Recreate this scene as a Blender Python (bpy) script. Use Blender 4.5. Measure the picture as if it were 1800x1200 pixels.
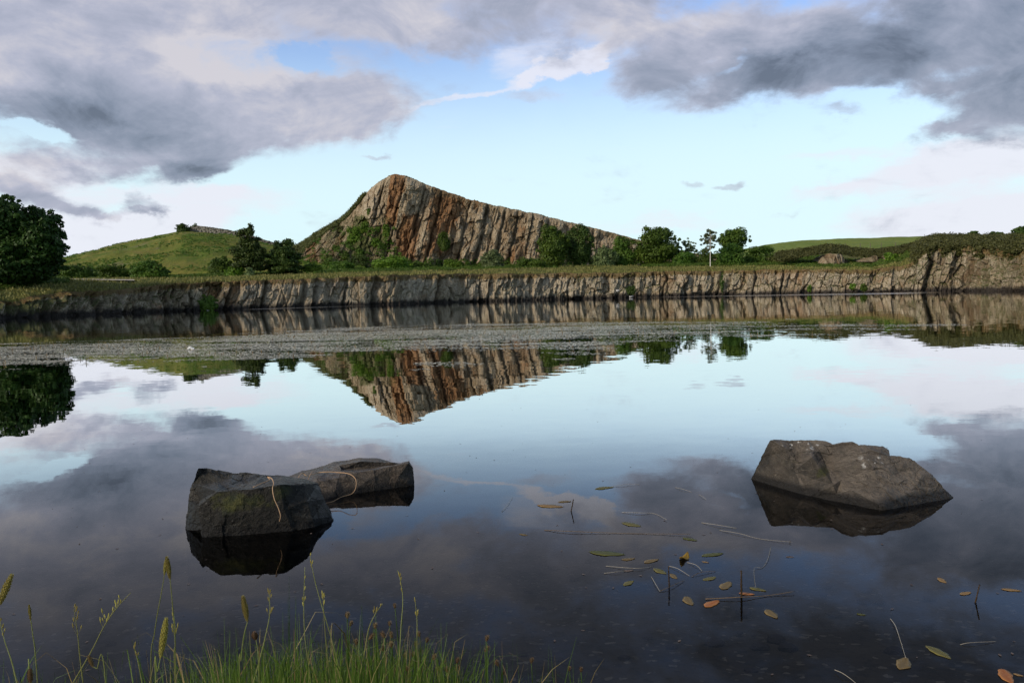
import bpy, math
import numpy as np
from mathutils import Matrix, Vector
from mathutils.geometry import delaunay_2d_cdt

# ---------------------------------------------------------------- scene, camera, light
for o in list(bpy.data.objects): bpy.data.objects.remove(o)
S = bpy.context.scene
COL = S.collection
F = 1460.0; CX, CY = 900.0, 600.0
CAMZ = 1.7
PITCH = math.atan(89 / F); ROLL = math.atan(0.0225)
cp, sp, cr, sr = math.cos(PITCH), math.sin(PITCH), math.cos(ROLL), math.sin(ROLL)
FWD = np.array([0, cp, -sp]); U0 = np.array([0, sp, cp]); R0 = np.array([1.0, 0, 0])
RIGHT = cr * R0 - sr * U0; UP = sr * R0 + cr * U0
cam = bpy.data.cameras.new('camera'); camo = bpy.data.objects.new('camera', cam); COL.objects.link(camo)
cam.sensor_width = 36; cam.lens = 36 * F / 1800; cam.clip_start = 0.05; cam.clip_end = 12000
camo.matrix_world = Matrix(((RIGHT[0], UP[0], -FWD[0], 0), (RIGHT[1], UP[1], -FWD[1], 0), (RIGHT[2], UP[2], -FWD[2], CAMZ), (0, 0, 0, 1)))
S.camera = camo
SUN_EL, SUN_AZ = math.radians(26), math.radians(-126)      # azimuth from +Y, negative = left, slightly behind the camera
S.view_settings.view_transform = 'Standard'; S.view_settings.look = 'None'
S.view_settings.gamma = 1; S.view_settings.exposure = 0.0
S.render.engine = 'CYCLES'
S.cycles.max_bounces = 8; S.cycles.transparent_max_bounces = 10; S.cycles.caustics_reflective = False
S.cycles.sample_clamp_indirect = 4

def dirn(px, py):
    px = np.asarray(px, float); py = np.asarray(py, float)
    a = (px - CX) / F; b = -(py - CY) / F
    return FWD + a[..., None] * RIGHT + b[..., None] * UP
def P(px, py, D):
    d = dirn(px, py); t = np.asarray(D, float) / d[..., 1]
    return d * t[..., None] + np.array([0, 0, CAMZ])
def W(px, py, z=0.0):
    d = dirn(px, py); t = (z - CAMZ) / d[..., 2]
    return d * t[..., None] + np.array([0, 0, CAMZ])
def azel(px, py):
    d = dirn(px, py); d = d / np.linalg.norm(d)
    return math.atan2(d[0], d[1]), math.asin(d[2])

sl = bpy.data.lights.new('sun', 'SUN'); sl.energy = 2.7; sl.angle = math.radians(9); sl.color = (1, .87, .70)
so = bpy.data.objects.new('sun', sl); COL.objects.link(so)
sd = Vector((math.sin(SUN_AZ) * math.cos(SUN_EL), math.cos(SUN_AZ) * math.cos(SUN_EL), math.sin(SUN_EL)))
so.rotation_euler = sd.to_track_quat('Z', 'Y').to_euler(); so.location = (-60, -60, 80)

# ---------------------------------------------------------------- node helper
class NT:
    def __init__(s, tree): s.t = tree; s.N = tree.nodes; s.L = tree.links
    def n(s, typ, **kw):
        nd = s.N.new(typ)
        for k, v in kw.items():
            if k.startswith('i_'):
                key = k[2:]; key = int(key) if key.isdigit() else key
                s.set(nd.inputs[key], v)
            else: setattr(nd, k, v)
        return nd
    def set(s, inp, v):
        if isinstance(v, bpy.types.NodeSocket): s.L.new(v, inp)
        else: inp.default_value = v
    def math(s, op, a, b=None, c=None, clamp=False):
        nd = s.N.new('ShaderNodeMath'); nd.operation = op; nd.use_clamp = clamp
        s.set(nd.inputs[0], a)
        if b is not None: s.set(nd.inputs[1], b)
        if c is not None: s.set(nd.inputs[2], c)
        return nd.outputs[0]
    def vmath(s, op, a, b=None):
        nd = s.N.new('ShaderNodeVectorMath'); nd.operation = op
        s.set(nd.inputs[0], a)
        if b is not None: s.set(nd.inputs[1], b)
        return nd.outputs[1] if op in ('LENGTH', 'DOT_PRODUCT') else nd.outputs[0]
    def scale(s, v, f):
        nd = s.N.new('ShaderNodeVectorMath'); nd.operation = 'SCALE'; s.set(nd.inputs[0], v); s.set(nd.inputs[3], f); return nd.outputs[0]
    def mix(s, fac, a, b, blend='MIX'):
        nd = s.N.new('ShaderNodeMix'); nd.data_type = 'RGBA'; nd.blend_type = blend
        s.set(nd.inputs[0], fac); s.set(nd.inputs[6], c4(a)); s.set(nd.inputs[7], c4(b)); return nd.outputs[2]
    def noise(s, vec, scale, detail=4, rough=.5, dist=0, col=False):
        nd = s.N.new('ShaderNodeTexNoise'); s.set(nd.inputs['Vector'], vec); nd.inputs['Scale'].default_value = scale
        nd.inputs['Detail'].default_value = detail; nd.inputs['Roughness'].default_value = rough; nd.inputs['Distortion'].default_value = dist
        return nd.outputs[1] if col else nd.outputs[0]
    def mr(s, v, a, b, c=0., d=1., smooth=False):
        nd = s.N.new('ShaderNodeMapRange'); nd.interpolation_type = 'SMOOTHSTEP' if smooth else 'LINEAR'
        s.set(nd.inputs[0], v); nd.inputs[1].default_value = a; nd.inputs[2].default_value = b
        nd.inputs[3].default_value = c; nd.inputs[4].default_value = d; return nd.outputs[0]
    def mapping(s, v, loc=(0, 0, 0), rot=(0, 0, 0), sc=(1, 1, 1), typ='POINT'):
        nd = s.N.new('ShaderNodeMapping'); nd.vector_type = typ; s.set(nd.inputs[0], v)
        nd.inputs[1].default_value = loc; nd.inputs[2].default_value = rot; nd.inputs[3].default_value = sc; return nd.outputs[0]
    def attr(s, name):
        nd = s.N.new('ShaderNodeAttribute'); nd.attribute_name = name; return nd.outputs[2]
def c4(v):
    return (*v, 1.0) if isinstance(v, tuple) and len(v) == 3 else v

# ---------------------------------------------------------------- sky: Nishita sky with procedural cloud layers placed by direction
world = bpy.data.worlds.new('World'); S.world = world; world.use_nodes = True
world.node_tree.nodes.clear(); w = NT(world.node_tree)
tc = w.n('ShaderNodeTexCoord').outputs['Generated']
nrm = w.vmath('NORMALIZE', tc)
sep = w.n('ShaderNodeSeparateXYZ', i_0=nrm)
az = w.math('ARCTAN2', sep.outputs[0], sep.outputs[1]); el = w.math('ARCSINE', sep.outputs[2])
ae = w.n('ShaderNodeCombineXYZ', i_0=az, i_1=el, i_2=0.0).outputs[0]
zc = w.math('ADD', w.math('MAXIMUM', sep.outputs[2], 0.0), 0.10)
plane = w.n('ShaderNodeCombineXYZ', i_0=w.math('DIVIDE', sep.outputs[0], zc), i_1=w.math('DIVIDE', sep.outputs[1], zc), i_2=0.3).outputs[0]
fb1 = w.noise(plane, 1.15, 9, .56, .25)
fb2 = w.noise(plane, 2.6, 8, .55, .3)
aes = w.mapping(ae, sc=(1, 1.7, 1))
wn = w.noise(aes, 7.0, 8, .62, 0, col=True)
warp = w.scale(w.vmath('SUBTRACT', wn, (.5, .5, .5)), 0.11)
aew = w.vmath('ADD', ae, w.vmath('MULTIPLY', warp, (1.3, .75, 0)))
fd = w.noise(aes, 13.0, 9, .60, .5)
fe = w.noise(w.mapping(aes, loc=(3, 5, 2)), 5.5, 9, .62, .8)
def blobs(vec, lst):
    tot = None
    for (x, y, rx, ry, ang, amp) in lst:
        a, e = azel(x, y)
        m = w.mapping(vec, loc=(a, e, 0), rot=(0, 0, math.radians(ang)), sc=(rx / F, ry / F, 1), typ='TEXTURE')
        g = w.mr(w.vmath('LENGTH', m), 0.25, 1.0, amp, 0.0, smooth=True)
        tot = g if tot is None else w.math('ADD', tot, g)
    return tot
GREY = [(120, 90, 430, 190, -6, .95), (420, 190, 360, 120, 3, .85), (300, 240, 200, 100, 10, .6), (620, 185, 230, 62, 8, .7), (60, 120, 260, 110, 0, .3), (640, 120, 120, 40, 0, .35),
        (560, 14, 460, 75, 0, .55), (700, 60, 200, 60, -12, .3), (900, 30, 420, 90, -4, .65), (1150, 90, 200, 110, -14, .7), (1110, 135, 110, 45, 16, .35), (1330, 70, 200, 95, 0, .65),
        (1310, 150, 130, 32, 4, .45), (1560, 60, 330, 130, -4, .9), (1780, 100, 200, 150, 0, .8), (1770, 215, 150, 55, 6, .75), (1660, 238, 75, 20, 8, .5),
        (1450, 160, 130, 50, -10, .3), (60, 335, 170, 36, -12, .8), (150, 362, 100, 17, -14, .5), (370, 312, 110, 25, 12, .8), (256, 362, 40, 28, -42, .75), (230, 374, 60, 10, 0, .3), (25, 300, 110, 60, 0, .35),
        (655, 272, 40, 9, 0, .55), (1210, 325, 35, 9, 0, .4), (1290, 320, 50, 10, 8, .5), (940, 165, 130, 25, 0, .5), (1360, 380, 80, 8, 3, .3), (1180, 378, 60, 7, 0, .25), (1590, 185, 40, 22, 30, .35), (1660, 165, 40, 20, 0, .3),
        (60, 226, 80, 13, -8, -.8), (90, 280, 170, 36, -6, .45), (330, 285, 150, 26, 8, .4), (550, 92, 72, 26, -20, -.8), (830, 24, 90, 30, -10, -.40), (730, 105, 80, 22, 0, -.12), (1330, 100, 80, 14, 22, -.35), (1690, 130, 60, 34, 20, -.45), (1500, 180, 110, 24, -6, -.35), (1400, 165, 90, 24, 10, .3), (1480, 205, 60, 14, -20, .35)]
cov = w.math('ADD', blobs(aew, GREY), w.mr(el, math.radians(16), math.radians(23), 0.0, 0.85, smooth=True))
cov = w.math('ADD', cov, w.math('MULTIPLY', w.math('SUBTRACT', fb1, 0.5), 1.2))
cov = w.math('ADD', cov, w.math('MULTIPLY', w.math('SUBTRACT', fd, 0.5), 1.35))
cov = w.math('ADD', cov, w.math('MULTIPLY', w.math('SUBTRACT', fe, 0.5), 1.1))
dens = w.mr(cov, 0.12, 0.98, 0, 1, smooth=True)
DARK = [(1700, 80, 420, 170, 0, .45), (1500, 90, 220, 110, 0, .22), (1780, 220, 200, 80, 0, .3), (240, 200, 300, 90, 5, .34), (300, 270, 220, 70, 0, .28), (60, 190, 140, 50, 0, .3), (1180, 110, 160, 70, 0, .35), (1330, 140, 120, 50, 0, .35), (90, 345, 150, 30, -8, .35), (256, 360, 50, 40, -40, .4), (360, 315, 110, 26, 12, .3), (440, 90, 260, 50, 0, -.25)]
dk = w.math('ADD', blobs(aew, DARK), w.math('MULTIPLY', w.math('SUBTRACT', fe, 0.5), 1.3))
dk = w.math('ADD', dk, w.math('MULTIPLY', w.math('SUBTRACT', fd, 0.5), 1.0))
dk = w.math('ADD', dk, w.mr(el, math.radians(16), math.radians(26), 0.0, .6, smooth=True))
dk = w.math('ADD', dk, w.mr(az, math.radians(10), math.radians(60), 0.0, .15, smooth=True))
dk = w.math('ADD', dk, w.math('MULTIPLY', w.mr(az, math.radians(2), math.radians(30), 0, .6, smooth=True), w.mr(el, math.radians(18), math.radians(24), 0, 1, smooth=True)))
rp = w.n('ShaderNodeValToRGB', i_0=w.math('ADD', dk, 0.17, clamp=True)); cr_ = rp.color_ramp
cr_.elements[0].position = 0.0; cr_.elements[0].color = (.66, .64, .69, 1)
cr_.elements[1].position = 1.0; cr_.elements[1].color = (.135, .165, .225, 1)
for p_, c_ in ((.28, (.465, .485, .595)), (.55, (.335, .372, .475)), (.78, (.232, .275, .365))):
    e_ = cr_.elements.new(p_); e_.color = (*c_, 1)
hi_ = w.mr(el, math.radians(20), math.radians(32), 1.0, .85, smooth=True)       # thicker, darker cloud deck overhead
PALE = [(560, 215, 200, 60, 0, .25), (1720, 290, 300, 55, 6, .9), (1750, 390, 330, 60, 0, .9), (1440, 345, 120, 22, 0, .45), (60, 300, 200, 60, 0, .7), (120, 410, 330, 70, 0, .85), (380, 370, 200, 40, 10, .5),
        (980, 116, 150, 20, 14, .75), (1040, 100, 60, 16, 14, .4), (800, 172, 150, 13, 10, .6), (930, 95, 130, 50, 10, .4), (650, 440, 160, 40, 0, .4), (1500, 270, 160, 14, 4, .35), (300, 345, 180, 24, 0, .5), (1140, 400, 260, 22, 2, .35)]
pl = w.math('ADD', blobs(aew, PALE), w.math('MULTIPLY', w.math('SUBTRACT', w.noise(w.mapping(ae, sc=(1, 5, 1)), 7, 7, .6, .3), 0.5), 1.1))
pld = w.mr(pl, 0.1, 0.75, 0, .85, smooth=True)
sky = w.n('ShaderNodeTexSky', sky_type='NISHITA', sun_disc=False, sun_elevation=SUN_EL, sun_rotation=SUN_AZ, altitude=200, air_density=1.0, dust_density=.6, ozone_density=1.6)
K = 1 / .15                                                # cloud radiances are given for strength 1; the Background runs at 0.15
skyc = w.mix(1.0, sky.outputs[0], (1.22, 1.2, 1.35), 'MULTIPLY')
SKYMUL = skyc
thin = w.mr(w.math('ADD', el, w.math('MULTIPLY', w.math('SUBTRACT', fd, .5), .02)), math.radians(5), math.radians(18), .95, 0.0, smooth=True)
c0 = w.mix(thin, w.scale(SKYMUL, 1.0), (.74 * K, .955 * K, 1.0 * K))
c1 = w.mix(pld, c0, (.84 * K, .84 * K, .93 * K))
c2 = w.mix(w.math('MULTIPLY', dens, .96), c1, w.scale(w.scale(rp.outputs[0], K), hi_))
lowg = w.mr(sep.outputs[2], -0.02, 0.0, 0, 1)
c3 = w.mix(lowg, (.5, .5, .45), c2)
bg = w.n('ShaderNodeBackground', i_0=c3, i_1=0.15)
w.L.new(bg.outputs[0], w.n('ShaderNodeOutputWorld').inputs[0])
world.cycles.sampling_method = 'MANUAL'; world.cycles.sample_map_resolution = 512

# ---------------------------------------------------------------- numpy noise
def hsh(ix, iy, iz, seed=0):
    n = (ix.astype(np.int64) * 73856093) ^ (iy.astype(np.int64) * 19349663) ^ (iz.astype(np.int64) * 83492791) ^ (int(seed) * 2654435761 + 1013904223)
    n &= 0xffffffff
    n = ((n ^ (n >> 15)) * 0x2c1b3c6d) & 0xffffffff
    n = ((n ^ (n >> 12)) * 0x297a2d39) & 0xffffffff
    return ((n ^ (n >> 15)) & 0xffffff) / float(0xffffff)
def vn(x, y, z=0.0, seed=0):
    x, y, z = np.broadcast_arrays(np.asarray(x, float), np.asarray(y, float), np.asarray(z, float))
    xi, yi, zi = np.floor(x), np.floor(y), np.floor(z)
    fx, fy, fz = x - xi, y - yi, z - zi
    fx, fy, fz = [t * t * (3 - 2 * t) for t in (fx, fy, fz)]
    r = 0
    for dx in (0, 1):
        for dy in (0, 1):
            for dz in (0, 1):
                wgt = (fx if dx else 1 - fx) * (fy if dy else 1 - fy) * (fz if dz else 1 - fz)
                r = r + wgt * hsh(xi + dx, yi + dy, zi + dz, seed)
    return r
def fbm(x, y, z=0.0, seed=0, oct=4, gain=.5):
    a, s, t = 1.0, 0.0, 0.0; x = np.asarray(x, float); y = np.asarray(y, float); z = np.asarray(z, float)
    for k in range(oct):
        s = s + a * (vn(x, y, z, seed + k * 17) - .5); t += a; a *= gain; x = x * 2.03 + 7.1; y = y * 2.03 + 3.7; z = z * 2.03 + 1.3
    return s / t * 2
def worley(x, y, seed=0):
    xi, yi = np.floor(x), np.floor(y)
    best = np.full(np.shape(x), 9e9); sec = best.copy()
    bx = np.zeros_like(best); by = bx.copy(); ca = bx.copy(); cb = bx.copy(); cc = bx.copy()
    for dx in (-1, 0, 1):
        for dy in (-1, 0, 1):
            cxx, cyy = xi + dx, yi + dy
            px_ = cxx + .1 + .8 * hsh(cxx, cyy, 0 * xi, seed + 1); py_ = cyy + .1 + .8 * hsh(cxx, cyy, 0 * xi, seed + 2)
            ex, ey = x - px_, y - py_
            d = np.maximum(np.abs(ex) * 1.15, np.abs(ey)) * .6 + np.sqrt(ex * ex + ey * ey) * .4
            m = d < best
            sec = np.where(m, best, np.minimum(sec, d)); best = np.where(m, d, best)
            bx = np.where(m, ex, bx); by = np.where(m, ey, by)
            ca = np.where(m, hsh(cxx, cyy, 0 * xi, seed + 3), ca); cb = np.where(m, hsh(cxx, cyy, 0 * xi, seed + 4), cb); cc = np.where(m, hsh(cxx, cyy, 0 * xi, seed + 5), cc)
    return best, sec, bx, by, ca, cb, cc
def sstep(a, b, x):
    t = np.clip((x - a) / (b - a), 0, 1); return t * t * (3 - 2 * t)

# ---------------------------------------------------------------- mesh helpers
def mesh_obj(name, V, Fc, mat, parent=None, attrs=None, smooth=False):
    V = np.asarray(V, float).reshape(-1, 3)
    me = bpy.data.meshes.new(name)
    if isinstance(Fc, np.ndarray):
        k = Fc.shape[1]; nf = Fc.shape[0]
        me.vertices.add(len(V)); me.vertices.foreach_set('co', V.astype(np.float32).ravel())
        me.loops.add(nf * k); me.loops.foreach_set('vertex_index', Fc.astype(np.int32).ravel())
        me.polygons.add(nf); me.polygons.foreach_set('loop_start', np.arange(0, nf * k, k, dtype=np.int32))
        me.polygons.foreach_set('loop_total', np.full(nf, k, dtype=np.int32))
        me.update(calc_edges=True)
    else:
        me.from_pydata(V.tolist(), [], [list(map(int, f)) for f in Fc]); me.update()
    for an, av in (attrs or {}).items():
        a = me.attributes.new(an, 'FLOAT', 'POINT'); a.data.foreach_set('value', np.asarray(av, dtype=np.float32).ravel())
    me.polygons.foreach_set('use_smooth', np.full(len(me.polygons), smooth, dtype=bool))
    me.materials.append(mat)
    o = bpy.data.objects.new(name, me); COL.objects.link(o)
    if parent: o.parent = parent
    return o
def grid_faces(n, m):
    i = np.arange(n - 1)[:, None] * m + np.arange(m - 1)[None, :]
    return np.stack([i, i + m, i + m + 1, i + 1], -1).reshape(-1, 4)
def tag(o, label, cat, group=None, kind=None):
    o['label'] = label; o['category'] = cat
    if group: o['group'] = group
    if kind: o['kind'] = kind
    return o
def empty(name, loc=(0, 0, 0)):
    o = bpy.data.objects.new(name, None); COL.objects.link(o); o.location = loc; o.empty_display_size = .2; return o
def part(name, V, Fc, mat, root, attrs=None, smooth=False):          # V in world space; stored relative to the thing's base
    V = np.asarray(V, float).reshape(-1, 3) - np.array(root.location)
    return mesh_obj(name, V, Fc, mat, root, attrs, smooth)
def thing1(name, V, Fc, mat, attrs=None, smooth=False, base=None):   # a thing that is one mesh, origin at its base
    V = np.asarray(V, float).reshape(-1, 3)
    b = np.array(base) if base is not None else np.array([V[:, 0].mean(), V[:, 1].mean(), V[:, 2].min()])
    o = mesh_obj(name, V - b, Fc, mat, None, attrs, smooth); o.location = b; return o
class Acc:
    def __init__(s): s.V = []; s.F = []; s.n = 0; s.A = []
    def add(s, V, F_, a=0.5):
        V = np.asarray(V, float); s.V.append(V); s.F += [[i + s.n for i in f] for f in F_]; s.n += len(V); s.A += [a] * len(V)
    def tube(s, pts, rad, sides=6, a=.5, flat=1.0):
        pts = np.asarray(pts, float); k = len(pts); rad = np.broadcast_to(np.asarray(rad, float), (k,))
        T = np.gradient(pts, axis=0); T /= np.linalg.norm(T, axis=1)[:, None] + 1e-9
        ref = np.array([0.3, 1, 0.1]) if abs(T[:, 1]).mean() < .8 else np.array([1, 0, 0.1])
        A_ = np.cross(T, ref); A_ /= np.linalg.norm(A_, axis=1)[:, None] + 1e-9; B_ = np.cross(T, A_)
        th = np.linspace(0, 2 * math.pi, sides, endpoint=False)
        V = pts[:, None] + rad[:, None, None] * (np.cos(th)[None, :, None] * A_[:, None] + flat * np.sin(th)[None, :, None] * B_[:, None])
        F_ = [[i * sides + j, i * sides + (j + 1) % sides, (i + 1) * sides + (j + 1) % sides, (i + 1) * sides + j] for i in range(k - 1) for j in range(sides)]
        F_ += [list(range(sides))[::-1], [(k - 1) * sides + j for j in range(sides)]]
        s.add(V.reshape(-1, 3), F_, a)
    def build(s, name, mat, smooth=True, root=None):
        V = np.concatenate(s.V)
        if root is not None: return part(name, V, s.F, mat, root, {'tint': s.A}, smooth)
        return thing1(name, V, s.F, mat, {'tint': s.A}, smooth)
def curve(pts, n=12):
    pts = np.asarray(pts, float); k = len(pts)
    if k == 2: return pts[0] + (pts[1] - pts[0]) * np.linspace(0, 1, n)[:, None]
    t = np.linspace(0, k - 1, n); i = np.clip(t.astype(int), 0, k - 2); f = (t - i)[:, None]
    p0 = pts[np.clip(i - 1, 0, k - 1)]; p1 = pts[i]; p2 = pts[i + 1]; p3 = pts[np.clip(i + 2, 0, k - 1)]
    return .5 * ((2 * p1) + (p2 - p0) * f + (2 * p0 - 5 * p1 + 4 * p2 - p3) * f ** 2 + (3 * p1 - p0 - 3 * p2 + p3) * f ** 3)

# ---------------------------------------------------------------- materials
def new_mat(name):
    m = bpy.data.materials.new(name); m.use_nodes = True; m.node_tree.nodes.clear(); t = NT(m.node_tree); return m, t
def out(t, sh): t.L.new(sh, t.n('ShaderNodeOutputMaterial').inputs[0])
def princ(t, col, rough=.8, bump=None, bdist=.1, bstr=1.0, spec=.3, **kw):
    b = t.n('ShaderNodeBsdfPrincipled'); t.set(b.inputs['Base Color'], c4(col)); t.set(b.inputs['Roughness'], rough)
    b.inputs['Specular IOR Level'].default_value = spec
    if bump is not None:
        bn = t.n('ShaderNodeBump'); bn.inputs['Strength'].default_value = bstr; bn.inputs['Distance'].default_value = bdist
        t.set(bn.inputs['Height'], bump); t.L.new(bn.outputs[0], b.inputs['Normal'])
    return b.outputs[0]

def leaf_mat(name, dark, light, trans=.25, rough=.55, varia=.25):
    m, t = new_mat(name)
    a = t.attr('tint'); r = t.n('ShaderNodeObjectInfo').outputs['Random']
    co = t.n('ShaderNodeTexCoord').outputs['Object']
    nz = t.noise(co, .55, 3)
    f = t.math('ADD', t.math('MULTIPLY', a, .75), t.math('MULTIPLY', t.mr(nz, .35, .65), .25), clamp=True)
    col = t.mix(f, dark, light)
    hs = t.n('ShaderNodeHueSaturation'); t.set(hs.inputs['Color'], col); t.set(hs.inputs['Value'], t.mr(r, 0, 1, 1 - varia, 1 + varia)); t.set(hs.inputs['Hue'], t.mr(r, 0, 1, .485, .51))
    b = princ(t, hs.outputs[0], rough, spec=.25)
    tr = t.n('ShaderNodeBsdfTranslucent'); t.L.new(hs.outputs[0], tr.inputs[0])
    mx = t.n('ShaderNodeMixShader', i_0=trans); t.L.new(b, mx.inputs[1]); t.L.new(tr.outputs[0], mx.inputs[2]); out(t, mx.outputs[0])
    return m
M = {}
M['oak'] = leaf_mat('foliage_deep', (.014, .038, .006), (.05, .10, .014), .2)
M['green'] = leaf_mat('foliage_green', (.035, .085, .010), (.135, .215, .028))
M['bright'] = leaf_mat('foliage_bright', (.06, .135, .012), (.19, .31, .03))
M['pine'] = leaf_mat('foliage_pine', (.024, .058, .010), (.095, .145, .026), .2)
M['willow'] = leaf_mat('foliage_willow', (.085, .125, .04), (.20, .25, .10))
M['birch'] = leaf_mat('foliage_birch', (.085, .125, .05), (.19, .23, .10))
M['heather'] = leaf_mat('heather_leaf', (.045, .060, .015), (.15, .155, .045), .15)
M['bracken'] = leaf_mat('bracken_leaf', (.05, .105, .012), (.13, .21, .03))
M['tuft'] = leaf_mat('tuft_grass', (.12, .13, .030), (.27, .24, .075), .15)
M['grassblade'] = leaf_mat('grass_blade', (.020, .055, .007), (.13, .205, .030), .25, .45)
M['stalk'] = leaf_mat('grass_stalk', (.14, .19, .045), (.42, .40, .15), .3)
M['seed'] = leaf_mat('seed_head', (.16, .12, .03), (.52, .46, .13), .3)
M['rushhead'] = leaf_mat('rush_head', (.10, .06, .025), (.34, .23, .11), .2)

def bark_mat(name, a, b, sc=(6, 6, 1.5)):
    m, t = new_mat(name); co = t.n('ShaderNodeTexCoord').outputs['Object']
    n = t.noise(t.mapping(co, sc=sc), 2, 5, .6); out(t, princ(t, t.mix(t.mr(n, .4, .6), a, b), .85, n, .05)); return m
M['bark'] = bark_mat('bark', (.05, .035, .022), (.14, .105, .07))
M['whitebark'] = bark_mat('birch_bark', (.88, .84, .76), (.70, .64, .54), (2, 2, 6))

def rock_mat(name, kind):
    m, t = new_mat(name); co = t.n('ShaderNodeTexCoord').outputs['Object']
    geo = t.n('ShaderNodeNewGeometry'); nz = t.n('ShaderNodeSeparateXYZ', i_0=geo.outputs['True Normal']).outputs[2]
    pz = t.n('ShaderNodeSeparateXYZ', i_0=geo.outputs['Position']).outputs[2]
    tint = t.attr('tint'); rust = t.attr('rust'); moss = t.attr('moss'); crev = t.attr('crev')
    lean = .25
    sx = t.n('ShaderNodeSeparateXYZ', i_0=co)
    sh = t.n('ShaderNodeCombineXYZ', i_0=t.math('SUBTRACT', sx.outputs[0], t.math('MULTIPLY', sx.outputs[2], lean)), i_1=sx.outputs[1], i_2=sx.outputs[2]).outputs[0]
    streak = t.noise(t.mapping(sh, sc=(1, .6, .13)), 1.3, 7, .62, .3)
    streak2 = t.noise(t.mapping(sh, sc=(1, .6, .25)), 3.3, 6, .65, .2)
    blot = t.noise(sh, .35, 4, .6); fine = t.noise(co, 3.5, 6, .7); big = t.noise(t.mapping(sh, sc=(1, .6, .4)), .12, 3, .5)
    lo_, hi2 = ((.20, .145, .085), (.56, .455, .30)) if kind == 'bank' else ((.225, .155, .085), (.50, .385, .235))
    c = t.mix(t.mr(t.math('ADD', t.math('MULTIPLY', tint, .5), t.math('MULTIPLY', streak, .5)), .30, .62), lo_, hi2)
    c = t.mix(t.math('MULTIPLY', t.mr(streak2, .52, .68), .45), c, (.15, .115, .078))
    c = t.mix(t.math('MULTIPLY', t.mr(blot, .52, .7), .7), c, (.36, .215, .105))
    pale = t.mr(t.math('ADD', fine, t.math('MULTIPLY', tint, .25)), .60, .76)
    c = t.mix(t.math('MULTIPLY', pale, .55), c, (.66, .58, .44))
    sp4 = t.noise(t.mapping(co, loc=(9, 3, 7)), 1.3, 6, .7); c = t.mix(t.mr(sp4, .56, .66, 0, .55), c, (.105, .085, .055)); c = t.mix(t.mr(sp4, .30, .42, .5, 0), c, (.42, .25, .12))
    rf = t.mr(t.math('ADD', rust, t.math('MULTIPLY', t.math('SUBTRACT', streak, .5), .9)), .32, .62, 0, .85, True)
    c = t.mix(rf, c, t.mix(t.mr(streak2, .3, .7), (.22, .105, .045), (.46, .235, .095)))
    c = t.mix(t.math('MULTIPLY', t.mr(crev, .15, .8), .38), c, (.045, .038, .028))
    mf = t.mr(t.math('ADD', moss, t.math('ADD', t.math('MULTIPLY', t.math('SUBTRACT', fine, .5), 1.1), t.mr(nz, .35, .8, 0, .5))), .48, .72, 0, .9, True)
    c = t.mix(mf, c, t.mix(t.mr(fine, .35, .65), (.055, .075, .018), (.13, .15, .04)))
    if kind == 'bank':                                                  # algae and damp stain along the waterline
        e = t.math('ADD', pz, t.math('MULTIPLY', t.math('SUBTRACT', t.noise(t.mapping(co, sc=(1, 1, .5)), .8, 5, .65), .5), -1.6))
        c = t.mix(t.mr(e, .25, .95, .93, 0, True), c, (.040, .034, .032))
        brk = t.mix(t.mr(fine, .4, .6), (.20, .11, .045), (.27, .21, .075))
        c = t.mix(t.mr(t.math('ADD', t.attr('turf'), t.math('MULTIPLY', t.math('SUBTRACT', streak2, .5), 1.3)), .45, .75, 0, .85, True), c, brk)
    h = t.math('ADD', t.math('MULTIPLY', streak, .7), t.math('ADD', t.math('MULTIPLY', streak2, .6), t.math('MULTIPLY', fine, .8)))
    out(t, princ(t, c, .85, h, .8, .9, spec=.2)); return m
M['bank'] = rock_mat('bank_rock', 'bank'); M['cliff'] = rock_mat('cliff_rock', 'cliff')

def grass_ground(name, a, b, c_, d, sc=1.0, rock=.0):
    m, t = new_mat(name); co = t.n('ShaderNodeTexCoord').outputs['Object']
    n1 = t.noise(t.mapping(co, sc=(1, .5, 1.8)), .07 * sc, 5, .6, .6); n2 = t.noise(t.mapping(co, sc=(1, .5, 1.5)), .5 * sc, 6, .65); n3 = t.noise(co, 1.7 * sc, 4, .7)
    col = t.mix(t.mr(n1, .38, .62), a, b); col = t.mix(t.mr(n2, .48, .66, 0, .8), col, c_); col = t.mix(t.mr(n3, .58, .7, 0, .6), col, d)
    if rock:
        rk = t.noise(t.mapping(co, loc=(31, 7, 3), sc=(1, .5, 2)), .10, 4, .55, .4)
        rr = t.math('MULTIPLY', t.mr(rk, .60, .68), t.mr(n3, .42, .60))
        col = t.mix(t.math('MULTIPLY', rr, rock), col, (.25, .19, .13))
    col = t.mix(t.mr(n3, .30, .44, .55, 0), col, (.028, .05, .012))
    h = t.math('ADD', n2, t.math('MULTIPLY', n3, .5)); out(t, princ(t, col, .9, h, .6, .8, spec=.1)); return m
M['hill'] = grass_ground('hill_grass', (.125, .175, .025), (.24, .215, .05), (.10, .17, .02), (.32, .24, .10), 1.9, 1.0)
M['hillfar'] = grass_ground('far_pasture', (.17, .235, .045), (.23, .26, .06), (.15, .225, .04), (.27, .25, .08), .8, .2)
M['turf'] = grass_ground('bank_turf', (.15, .14, .042), (.11, .14, .032), (.20, .18, .06), (.25, .19, .08), 2.5)

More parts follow.
